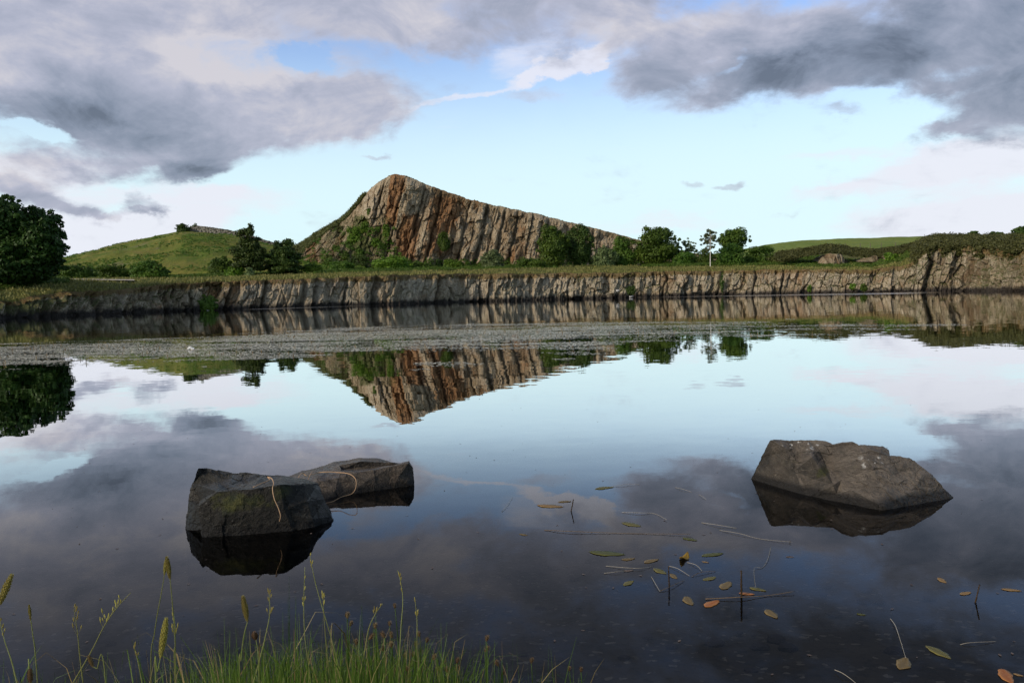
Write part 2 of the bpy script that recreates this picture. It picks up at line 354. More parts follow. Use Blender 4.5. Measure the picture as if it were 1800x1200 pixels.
m, t = new_mat('lake_bed'); co = t.n('ShaderNodeTexCoord').outputs['Object']
v = t.n('ShaderNodeTexVoronoi', i_2=9.0); t.set(v.inputs['Vector'], t.vmath('ADD', co, t.scale(t.noise(co, 6, 3, col=True), .12)))
v2 = t.n('ShaderNodeTexVoronoi', i_2=34.0); t.set(v2.inputs['Vector'], t.vmath('ADD', co, t.scale(t.noise(co, 20, 3, col=True), .04)))
n1 = t.noise(co, 1.4, 6, .65); n2 = t.noise(co, 14, 4, .7)
rc = t.n('ShaderNodeSeparateColor', i_0=v2.outputs['Color']).outputs[0]; rc1 = t.n('ShaderNodeSeparateColor', i_0=v.outputs['Color']).outputs[0]
c = t.mix(t.mr(n1, .35, .65), (.12, .095, .066), (.30, .23, .155)); c = t.mix(t.mr(rc1, .55, .9, 0, .6), c, (.24, .18, .12))
c = t.mix(t.mr(rc, .93, .98, 0, .8), c, (.75, .62, .48)); c = t.mix(t.mr(n2, .5, .65, 0, .5), c, (.05, .045, .03))
out(t, princ(t, c, .9, t.math('SUBTRACT', 1.0, v.outputs['Distance']), .03, .6)); M['bed'] = m

m, t = new_mat('water_surface'); co = t.n('ShaderNodeTexCoord').outputs['Object']
sy = t.n('ShaderNodeSeparateXYZ', i_0=co)
wv = t.noise(t.mapping(co, sc=(1, 1.6, 1)), 2.1, 3, .55, 0, col=True); wv2 = t.noise(t.mapping(co, loc=(5, 9, 0), sc=(1, 1.8, 1)), .35, 3, .5, 0, col=True)
wv3 = t.noise(t.mapping(co, loc=(2, 1, 4), sc=(1, 1.5, 1)), 9.0, 2, .5, 0, col=True)
near = t.mr(sy.outputs[1], 4, 26, .0024, .0080)
patch = t.mr(t.noise(t.mapping(co, sc=(.35, 1, 1)), .09, 3, .5), .42, .62, .75, 1.45)
amp = t.math('MULTIPLY', near, patch)
cats = t.math('MULTIPLY', t.attr('ripple'), .5)                     # a breeze roughens the strip under the far bank
amp = t.math('ADD', amp, cats)
off = t.scale(t.vmath('SUBTRACT', wv, (.5, .5, .5)), t.math('MULTIPLY', amp, 2.2))
off2 = t.scale(t.vmath('SUBTRACT', wv2, (.5, .5, .5)), .0045)
off3 = t.scale(t.vmath('SUBTRACT', wv3, (.5, .5, .5)), t.mr(sy.outputs[1], 4, 14, .0015, .003))
o3 = t.vmath('MULTIPLY', t.vmath('ADD', t.vmath('ADD', off, off2), off3), (.5, 1, 0))
nr = t.vmath('NORMALIZE', t.vmath('ADD', o3, (0, 0, 1)))
fr = t.n('ShaderNodeFresnel', i_0=1.333); t.L.new(nr, fr.inputs[1])
fc = t.n('ShaderNodeFloatCurve'); cv = fc.mapping.curves[0]
for p_ in ((.05, .03), (.13, .085), (.20, .185), (.29, .42), (.42, .80), (.6, .94)): cv.points.new(*p_)
fc.mapping.update(); t.L.new(fr.outputs[0], fc.inputs[1])
gl = t.n('ShaderNodeBsdfGlossy'); t.set(gl.inputs['Roughness'], t.math('MULTIPLY', t.attr('ripple'), .42)); gl.inputs['Color'].default_value = (.97, .97, .97, 1); t.L.new(nr, gl.inputs['Normal'])
tr = t.n('ShaderNodeBsdfTransparent'); tr.inputs[0].default_value = (.80, .78, .74, 1)
mx = t.n('ShaderNodeMixShader'); t.L.new(fc.outputs[0], mx.inputs[0]); t.L.new(tr.outputs[0], mx.inputs[1]); t.L.new(gl.outputs[0], mx.inputs[2])
om = t.n('ShaderNodeOutputMaterial'); t.L.new(mx.outputs[0], om.inputs[0])
va = t.n('ShaderNodeVolumeAbsorption'); va.inputs[0].default_value = (.42, .36, .24, 1); va.inputs[1].default_value = .8; t.L.new(va.outputs[0], om.inputs[1])
M['water'] = m

def boulder_mat(name, base, warm, moss_amt, wetz, sheen_mul=1.0):
    m, t = new_mat(name); co = t.n('ShaderNodeTexCoord').outputs['Object']
    geo = t.n('ShaderNodeNewGeometry'); nn = t.n('ShaderNodeSeparateXYZ', i_0=geo.outputs['Normal']).outputs[2]
    pz = t.n('ShaderNodeSeparateXYZ', i_0=geo.outputs['Position']).outputs[2]
    n1 = t.noise(co, 3.5, 6, .65, .3); n2 = t.noise(co, 16, 6, .7); n3 = t.noise(t.mapping(co, loc=(4, 2, 1)), 5.5, 5, .65, .5); sp_ = t.noise(co, 60, 3, .6)
    c = t.mix(t.mr(n1, .35, .65), base, warm); c = t.mix(t.mr(n2, .42, .62, 0, .6), c, tuple(x * .45 for x in base))
    c = t.mix(t.mr(n2, .62, .72, 0, .7), c, tuple(x * 2.0 for x in warm))
    c = t.mix(t.mr(sp_, .66, .72, 0, .5), c, (.28, .25, .22))
    ms = t.mr(t.math('ADD', t.attr('moss'), t.math('MULTIPLY', t.math('SUBTRACT', n3, .5), 1.6)), .35, .75, 0, moss_amt, True)
    top_sheen = t.math('MULTIPLY', t.mr(nn, .45, .85), t.mr(n3, .35, .6, .35, 1)); c = t.mix(t.math('MULTIPLY', top_sheen, .75), c, tuple(x * (sheen_mul if sheen_mul > 1 else 2.1) for x in warm))  # sky sheen on upward faces, put into the colour as a paler tone
    c = t.mix(ms, c, t.mix(t.mr(n2, .4, .6), (.022, .028, .007), (.078, .076, .018)))
    crk = t.n('ShaderNodeTexVoronoi', feature='DISTANCE_TO_EDGE', i_2=2.2); t.set(crk.inputs['Vector'], t.vmath('ADD', t.mapping(co, rot=(.4, .3, .2), sc=(1, 1, 2.2)), t.scale(t.noise(co, 5, 4, col=True), .5))); ck_ = t.mr(crk.outputs['Distance'], 0, .035, 0, 1)
    c = t.mix(t.math('MULTIPLY', t.math('SUBTRACT', 1.0, ck_), .10), c, (.008, .008, .007))
    lich = t.math('MULTIPLY', t.attr('droppings'), t.mr(t.noise(co, 22, 3, .5), .60, .63)); c = t.mix(lich, c, (.62, .60, .55))
    wl = t.math('ADD', pz, t.math('MULTIPLY', t.math('SUBTRACT', n2, .5), .03))
    wet = t.mr(wl, wetz, wetz + .035, 1, 0); c = t.mix(t.math('MULTIPLY', wet, .85), c, (.010, .009, .008))
    rg = t.math('ADD', t.mr(n1, .3, .7, .30, .62), t.mr(nn, .4, .9, .18, -.12))
    h = t.math('ADD', t.math('ADD', t.math('MULTIPLY', n1, 1.0), t.math('MULTIPLY', n2, .9)), t.math('ADD', t.math('MULTIPLY', ck_, .04), t.math('MULTIPLY', sp_, .22))); out(t, princ(t, c, rg, h, .045, 1.0, spec=.28)); return m
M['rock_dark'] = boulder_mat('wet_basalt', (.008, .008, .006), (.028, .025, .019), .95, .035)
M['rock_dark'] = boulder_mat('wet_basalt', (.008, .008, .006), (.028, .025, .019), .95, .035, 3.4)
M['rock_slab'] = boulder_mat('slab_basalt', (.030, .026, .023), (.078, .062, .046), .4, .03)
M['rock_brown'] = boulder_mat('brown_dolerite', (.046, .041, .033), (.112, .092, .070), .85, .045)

def leafpad_mat(name, a, b, rough=.55, sp_=.18):
    m, t = new_mat(name); co = t.n('ShaderNodeTexCoord').outputs['Object']; n = t.noise(co, 45, 4, .6)
    c = t.mix(t.mr(t.math('ADD', t.math('MULTIPLY', t.attr('tint'), .6), t.math('MULTIPLY', n, .4)), .2, .75), a, b)
    out(t, princ(t, c, rough, spec=sp_)); return m
M['pad'] = leafpad_mat('pondweed_leaf', (.24, .225, .11), (.80, .74, .54), .32, .65)
M['lf_olive'] = leafpad_mat('leaf_olive', (.085, .075, .018), (.19, .165, .05)); M['lf_brown'] = leafpad_mat('leaf_brown', (.12, .08, .03), (.22, .155, .065))
M['lf_orange'] = leafpad_mat('leaf_orange', (.30, .085, .025), (.44, .19, .06)); M['lf_tan'] = leafpad_mat('leaf_tan', (.22, .12, .045), (.32, .20, .075))
M['lf_dark'] = leafpad_mat('leaf_dark', (.03, .022, .01), (.30, .19, .03)); M['lf_green'] = leafpad_mat('leaf_green', (0.054, 0.061, 0.015), (0.122, 0.122, 0.034)); M['lf_pink'] = leafpad_mat('leaf_faded', (0.116, 0.082, 0.068), (0.190, 0.143, 0.116))
M['st_pale'] = leafpad_mat('stem_pale', (.30, .27, .21), (.46, .42, .34)); M['st_brown'] = leafpad_mat('stem_brown', (.15, .10, .055), (.24, .17, .10)); M['st_dark'] = leafpad_mat('stem_dark', (.022, .015, .008), (.06, .035, .015))
M['straw'] = leafpad_mat('dry_straw', (.42, .24, .12), (.62, .42, .25), .6); M['white'] = leafpad_mat('white_scrap', (.75, .74, .72), (.9, .9, .88), .5)
M['wstone'] = leafpad_mat('white_stone', (.65, .63, .58), (.8, .78, .74), .8)
m, t = new_mat('dry_stone'); co = t.n('ShaderNodeTexCoord').outputs['Object']; n = t.noise(co, 2.5, 5, .7)
out(t, princ(t, t.mix(t.mr(t.math('ADD', t.math('MULTIPLY', t.attr('tint'), .5), t.math('MULTIPLY', n, .5)), .3, .7), (.13, .12, .095), (.31, .285, .235)), .9, n, .1)); M['drystone'] = m
m, t = new_mat('gravel_path'); co = t.n('ShaderNodeTexCoord').outputs['Object']; n = t.noise(co, 6, 4, .7)
out(t, princ(t, t.mix(n, (.42, .36, .29), (.60, .54, .45)), .95, n, .02)); M['path'] = m
m, t = new_mat('weathered_post'); co = t.n('ShaderNodeTexCoord').outputs['Object']; n = t.noise(co, 8, 4, .7)
out(t, princ(t, t.mix(n, (.10, .085, .065), (.20, .17, .13)), .9)); M['post'] = m
m, t = new_mat('near_soil'); co = t.n('ShaderNodeTexCoord').outputs['Object']; n = t.noise(co, 12, 5, .7)
out(t, princ(t, t.mix(n, (.035, .04, .015), (.08, .075, .03)), .95, n, .04)); M['soil'] = m

# ---------------------------------------------------------------- lake shore line and bank profile (plan depth by bearing)
KX = np.array([-900, -400, 0, 150, 300, 430, 700, 800, 1000, 1250, 1400, 1500, 1600, 1700, 1800, 2000, 2300, 2800.])
KD = np.array([22, 50, 85, 98, 110, 116, 128, 138, 147, 150, 145, 140, 137, 133, 120, 85, 55, 25.])
def Dw(px): return np.interp(px, KX, KD)
TX = np.array([-900, -400, 0, 30, 60, 110, 200, 300, 430, 500, 600, 700, 800, 1000, 1100, 1250, 1400, 1530, 1575, 1600, 1622, 1650, 1700, 1760, 1800, 1830, 2000, 2800.])
TY = np.array([500, 515, 529, 527, 519, 513, 509, 499, 493, 490.5, 487, 483, 481, 480, 479, 475.5, 473.6, 474, 469, 463, 436, 431, 431, 436, 440, 430, 415, 380.])
def ytop(px): return np.interp(px, TX, TY)

# water: a closed body so that light is absorbed with depth; top sheet carries the ripples
def build_water():
    xs = np.concatenate([np.linspace(-420, -60, 20), np.linspace(-55, 55, 40), np.linspace(60, 420, 20)])
    xs = np.unique(np.round(np.concatenate([xs, np.linspace(-150, 150, 150)]), 3))
    ys = np.concatenate([np.linspace(1.4, 20, 16), np.linspace(21, 110, 50), np.linspace(111, 260, 120)])
    X, Y = np.meshgrid(xs, ys, indexing='ij')
    px = CX + F * X / Y; d = Dw(np.clip(px, -900, 2800))
    gapw = np.where((px > 430), np.interp(px, [430, 1180, 1300, 1600, 1700], [6, 6, 14, 20, 5]), 0)
    rip = np.where((px > 425) & (px < 1690), sstep(-1, -.6, (Y - d + 3.5) / np.maximum(gapw, .3)) * (gapw > 0), 0) * np.interp(px, [425, 440, 560, 720, 1110, 1160, 1600, 1690], [0, .5, .5, .05, .05, .45, .6, 0])
    V = np.stack([X, Y, 0 * X], -1).reshape(-1, 3); n, mm = X.shape; Fq = grid_faces(n, mm)[:, ::-1].tolist()
    Fq = [f[::-1] for f in Fq] if False else Fq
    top = len(V); ring = [i * mm for i in range(n)] + [(n - 1) * mm + j for j in range(1, mm)] + [i * mm + mm - 1 for i in range(n - 2, -1, -1)] + [j for j in range(mm - 2, 0, -1)]
    Vb = V[ring] - np.array([0, 0, 9.]); V = np.concatenate([V, Vb]); k = len(ring)
    Fs = [[ring[i], ring[(i + 1) % k], top + (i + 1) % k, top + i] for i in range(k)] + [[top + i for i in range(k)]]
    o = mesh_obj('water', V, Fq + Fs, M['water'], None, {'ripple': np.concatenate([rip.ravel(), np.zeros(k)])})
    import bmesh
    bm = bmesh.new(); bm.from_mesh(o.data); bmesh.ops.recalc_face_normals(bm, faces=bm.faces); bm.to_mesh(o.data); bm.free()
    o['kind'] = 'structure'
build_water()

def build_bed():
    xs = np.concatenate([[-4000, -1500, -700, -300, -120, -60], np.linspace(-40, 40, 121), [60, 120, 300, 700, 1500, 4000]])
    ys = np.concatenate([[-4000, -1000, -200, -30, -6], np.linspace(-3, 14, 100), np.linspace(15, 60, 40), [80, 110, 150, 200, 300, 600, 1200, 3000, 6000]])
    X, Y = np.meshgrid(xs, ys, indexing='ij')
    Z = np.interp(Y, [-8, 1.6, 2.3, 2.8, 4.5, 8, 14, 30, 60, 6000], [.9, .46, .30, -.10, -.28, -.62, -1.2, -2.6, -3.5, -3.5])
    inner = (np.abs(X) < 41) & (Y > -4) & (Y < 60)
    Z = Z + np.where(inner, .05 * fbm(X * .8, Y * .8, 0, 3, 5) * np.interp(Y, [-3, 2, 4], [.5, .4, 1.3]), 0)
    o = mesh_obj('ground', np.stack([X, Y, Z], -1).reshape(-1, 3), grid_faces(*X.shape), M['bed'], smooth=True); o['kind'] = 'structure'
build_bed()

# ---------------------------------------------------------------- rock faces
def columns(s, z, seed, wmin, wmax, depth, groove):
    """vertical joints: s = distance along the face already sheared by the lean; returns depth towards viewer, column tint, crevice"""
    rg = np.random.default_rng(seed); L0, L1 = s.min() - 5, s.max() + 5
    e = [L0]
    while e[-1] < L1: e.append(e[-1] + rg.uniform(wmin, wmax) * (1 if rg.random() > .2 else .45))
    e = np.array(e); k = np.clip(np.searchsorted(e, s) - 1, 0, len(e) - 2)
    offs = rg.normal(0, 1, len(e)); tn = rg.random(len(e)); tilt = rg.normal(0, 1, len(e)); gr = rg.random(len(e)) ** 2
    wd = (e[k + 1] - e[k]); tt = (s - e[k]) / wd
    dist0 = tt * wd; dist1 = (1 - tt) * wd
    g = gr[k] * np.exp(-(dist0 / .16) ** 2) + gr[k + 1] * np.exp(-(dist1 / .16) ** 2)
    bulge = 1 - np.abs(2 * tt - 1) ** 6
    d = depth * (offs[k] * .45 + tilt[k] * (tt - .5) * .9) + .22 * depth * bulge - groove * g
    return d, tn[k], g, k
def rockface(name, s, h, z, base, nrmv, seed, mat, lean, colw, depth, groove, rough, rust, moss, extra=None):
    ss = s - lean * h + .35 * fbm(s * .15, h * .4, 0, seed + 3, 3)
    d, tn, g, k = columns(ss, h, seed, colw[0], colw[1], depth, groove)
    md = np.clip(.9 + 2.2 * fbm(ss / 13, h / 30, 0, seed + 31, 2), .1, 1.4); d = d * md; g = g * np.clip(md, .3, 1.2)
    b1, b2, ex, ey, ca, cb, cc = worley(ss / (colw[0] * 1.1), (h + 1.7 * hsh(k, k * 0, k * 0, seed)) / (colw[0] * 2.4), seed + 9)
    d = d + rough * ((ca - .5) * .9 + ex * (cb - .5) * 1.2 + ey * (cc - .5) * 1.4); cr1 = sstep(.10, .0, b2 - b1)
    c1, c2, fx, fy, cd, ce, cf = worley(ss / .8, h / 1.3, seed + 29)
    d = d + rough * .38 * ((cd - .5) * .9 + fx * (ce - .5) * 1.4 + fy * (cf - .5) * 1.4); cr2 = sstep(.10, 0, c2 - c1)
    f1, f2, hx, hy, cl_, cm_, cn_ = worley(ss / 4.2 + 3, h / 6.5, seed + 69)
    d = d + np.minimum(rough, 1.0) * (.9 if name == 'c' else .5) * ((cl_ - .5) * 1.5 + hx * (cm_ - .5) * 1.2 + hy * (cn_ - .5) * 1.2)
    e1, e2, gx, gy, ci, cj, ck = worley(ss / .42, h / .9, seed + 49)
    d = d + rough * .20 * ((ci - .5) + gx * (cj - .5) * 1.6 + gy * (ck - .5) * 1.6)
    d = d - .25 * rough * cr1 - .10 * rough * cr2 + .22 * rough * fbm(ss * 1.1, h * .7, 0, seed + 5, 5, .6)
    tint = np.clip(.10 + .25 * tn + .30 * ca + .30 * (cd - .5) + .35 * cl_, 0, 1)
    crev = np.clip(g * 1.2 + .55 * cr1 + .25 * cr2, 0, 1)
    return d, tint, crev

def build_bank():
    pxs = []; p = -880.
    while p < 2780: pxs.append(p); p += (0.8 if 0 - 30 < p < 1830 else 5)
    pxs = np.array(pxs); n = len(pxs); m_ = 84
    t = np.linspace(0, 1, m_)
    wob = 1.0 * fbm(pxs / 60, 0 * pxs, 0, 5, 3)                         # shore wanders in and out
    D0 = Dw(pxs) + wob * np.interp(pxs, [0, 1500, 1620, 1900], [1.2, 1.2, 2.4, 3])
    top_edge = ytop(pxs) + 3.2 * fbm(pxs / 13, 0 * pxs, 0, 8, 5, .6) * np.interp(pxs, [0, 450, 1500, 1650], [1.6, .8, .9, 2.0])
    leanb = np.interp(pxs, [0, 300, 430, 1500, 1600], [3.5, 2.6, 1.3, 1.5, 2.4])
    Dt = D0 + leanb
    zt = P(pxs, top_edge, Dt)[:, 2]
    X0 = (P(pxs, 0 * pxs + 500, D0))[:, 0]
    s = np.concatenate([[0], np.cumsum(np.hypot(np.diff(X0), np.diff(D0)))])
    zb = -1.0
    Z = zb + (zt[:, None] - zb) * t[None]
    SS = np.repeat(s[:, None], m_, 1); PX = np.repeat(pxs[:, None], m_, 1)
    H = Z
    lean = np.interp(pxs, [0, 400, 700, 1200, 1500], [.30, .28, .22, .14, .18])[:, None] + 0 * Z
    blocky = np.interp(pxs, [0, 400, 480, 760, 900, 1150, 1250, 1800], [1.35, 1.3, .55, .7, 1.1, 1.1, .8, 1.2])[:, None]
    d, tint, crev = rockface('b', SS, H, Z, None, None, 21, None, lean, (1.1, 3.9), .20, .36, blocky, None, None)
    tt = (Z - zb) / (zt[:, None] - zb)
    d = d * np.clip((1 - tt) * 9, .15, 1)
    # deep dark joints read off the photograph, as bearings at the waterline
    for cpx, wdt, dp in ((460, .5, 1.3), (525, .9, 1.0), (553, .8, 1.2), (600, .4, 1.0), (657, 1.1, 1.7), (769, .8, 1.6), (840, .4, .6), (1165, .35, .8), (1205, .4, .8), (1262, .5, .9), (1320, .3, .8), (1372, .35, .8), (1628, .9, 1.4), (1722, .8, 1.2), (1775, 1.2, 1.6), (395, .5, .8), (300, .4, .6)):
        s0 = np.interp(cpx, pxs, s); dd = (SS - lean * H) - s0 + .5 * fbm(SS / 2.2, H / 1.6, 0, cpx, 3)
        gg = np.exp(-(dd / (wdt * .55)) ** 2); d = d - dp * gg; crev = np.maximum(crev, gg * .95)
    # position: lean back with height
    XB = X0[:, None]; DB = D0[:, None] + (Dt - D0)[:, None] * tt ** 1.2
    T = np.stack([np.gradient(X0), np.gradient(D0)], -1); T /= np.linalg.norm(T, axis=1)[:, None]
    T = np.stack([np.convolve(np.pad(T[:, i], 20, 'edge'), np.ones(41) / 41, 'valid') for i in (0, 1)], -1); N2 = np.stack([T[:, 1], -T[:, 0]], -1)
    X = (XB * DB / D0[:, None]) + N2[:, 0:1] * d; Y = DB + N2[:, 1:2] * d
    rust = np.interp(PX, [0, 200, 400, 520, 700, 900, 1100, 1250, 1400, 1800], [.38, .30, .28, .2, .18, .2, .18, .24, .28, .26]) + .34 * fbm(SS / 6, H / 4, 0, 51, 3)
    moss = np.interp(PX, [0, 150, 300, 420, 500, 1000, 1100, 1560, 1620, 1700, 1800], [.30, .36, .33, .15, 0, .1, .25, .3, .40, .42, .5]) + .35 * fbm(SS / 5, H / 3, 0, 61, 3)
    tint = tint + np.interp(PX, [0, 250, 450, 1500, 1800], [-.22, -.12, .10, .05, -.26]) + .15
    turf = sstep(.70, 1.0, tt) * 1.05 + .35 * fbm(SS / 4, H / 5, 0, 88, 3) + np.interp(PX, [0, 100, 400, 450, 2000], [.10, .12, .12, 0, 0])
    o = mesh_obj('rock_bank', np.stack([X, Y, Z], -1).reshape(-1, 3), grid_faces(n, m_), M['bank'], None,
                 {'tint': tint, 'rust': rust, 'moss': moss, 'crev': crev, 'turf': turf}); o['kind'] = 'structure'
    return pxs, X[:, -1], Y[:, -1], Z[:, -1]
BPX, BX, BY, BZ = build_bank()

# ---------------------------------------------------------------- ground behind the bank (rows of real distance behind the edge)
def interp_rows(rows, sub):
    outp = []
    for a, b, k in zip(rows[:-1], rows[1:], sub):
        for i in range(k): outp.append(a + (b - a) * (i / k))
    outp.append(rows[-1]); return np.stack(outp, 1)
def build_turf():
    px = BPX; r0 = np.stack([BX, BY, BZ], -1); 
    def row(dd, kx, ky):
        D = BY + dd; return P(px, np.interp(px, kx, ky), D)
    kx = [-900, -300, 0, 60, 110, 200, 300, 430, 600, 800, 1000, 1250, 1400, 1530, 1590, 1625, 1650, 1700, 1800, 2800]
    r1 = row(5, kx, [480, 495, 513, 505, 500, 501, 495, 488.5, 484, 480, 476, 471.5, 470, 470.5, 459, 430, 425, 424, 427, 370])
    r2 = row(16, kx, [470, 483, 492, 490, 491.5, 492.5, 491, 486, 480, 475, 470.5, 467, 466, 466, 450, 422, 417, 418, 420, 365])
    r3 = row(30, kx, [462, 476, 486, 487, 489, 489, 488, 484, 477.5, 472.5, 468, 461, 453, 456, 442, 420, 414, 415, 414, 360])
    r4 = row(60, kx, [460, 474, 484, 485, 487, 487, 486, 482, 475, 471, 466, 458, 442, 446, 437, 419, 413, 413.5, 413, 358])
    r5 = P(px, np.interp(px, kx, [462, 476, 485, 486, 487, 487, 486, 482, 475, 471, 466, 459, 448, 450, 440, 421, 415, 415, 414, 370]), BY * 0 + 420)
    r6 = P(px, np.interp(px, [-900, 900, 2800], [500, 497, 460.]), BY * 0 + 3000)
    rows = [r0, r1, r2, r3, r4, r5, r6]
    Pm = interp_rows(rows, [8, 8, 8, 8, 4, 3])
    amp = np.concatenate([[0], np.full(7, .18), np.full(16, .28), np.full(Pm.shape[1] - 24, .3)])[None]
    Pm[..., 2] += amp * fbm(Pm[..., 0] / 2.3, Pm[..., 1] / 2.3, 0, 77, 4)
    o = mesh_obj('grass_ground', Pm.reshape(-1, 3), grid_faces(*Pm.shape[:2]), M['turf'], smooth=True); o['kind'] = 'structure'
    return Pm
TURF = build_turf()
def turf_pt(px, v):                      # v: fractional row index
    i = np.clip(np.interp(px, BPX, np.arange(len(BPX))).astype(int), 0, len(BPX) - 1)
    j = np.clip(np.floor(v).astype(int), 0, TURF.shape[1] - 2); f = (v - j)[..., None]
    return TURF[i, j] * (1 - f) + TURF[i, j + 1] * f

def build_hill(name, mat, px0, px1, n, crestx, cresty, D0, D1, y0, back, seed, m_=60, bulge=.5, amp=.8):
    px = np.linspace(px0, px1, n); t = np.linspace(0, 1, m_)
    cy = np.interp(px, crestx, cresty) + .8 * fbm(px / 14, 0 * px, 0, seed, 3)
    base = np.interp(px, [px0, px1], y0)
    base = np.maximum(base, cy + 2)
    D = D0 + (D1 - D0) * t[None] ** 1.1 + 0 * px[:, None]
    Yp = base[:, None] + (cy - base)[:, None] * (np.sin(t * math.pi / 2) ** (1 - bulge * .5))[None]
    Pm = P(np.repeat(px[:, None], m_, 1), Yp, D)
    w_ = np.sin(np.clip(t, 0, 1) * math.pi)[None] ** .5
    Pm[..., 2] += amp * w_ * fbm(Pm[..., 0] / 9, Pm[..., 1] / 14, 0, seed + 4, 5)
    bk = []
    for f_, dz in ((.15, -.3), (.4, -2), (1, -back)):
        q = Pm[:, -1].copy(); q[:, 1] += f_ * (D1 - D0); q[:, 0] *= (q[:, 1]) / Pm[:, -1, 1]; q[:, 2] += dz; bk.append(q)
    Pm = np.concatenate([Pm, np.stack(bk, 1)], 1)
    o = mesh_obj(name, Pm.reshape(-1, 3), grid_faces(*Pm.shape[:2]), mat, smooth=True); o['kind'] = 'structure'
    return Pm
HILL = build_hill('hill', M['hill'], -500, 640, 560, [-500, 0, 60, 115, 150, 200, 250, 290, 320, 360, 400, 440, 480, 520, 560, 640],
                  [480, 468, 463, 455, 445, 431, 421, 413, 407.5, 407, 411, 420, 431, 437, 440, 446], 165, 262, (488, 480), 22, 5, amp=1.7)
HILL2 = build_hill('pasture_hill', M['hillfar'], 1180, 2600, 420, [1180, 1250, 1330, 1360, 1400, 1450, 1500, 1560, 1620, 1700, 1800, 2600],
                   [462, 447, 434, 428, 424, 421, 419.3, 417, 415.5, 413, 411, 405], 215, 400, (462, 440), 25, 9, 40, .4, .9)

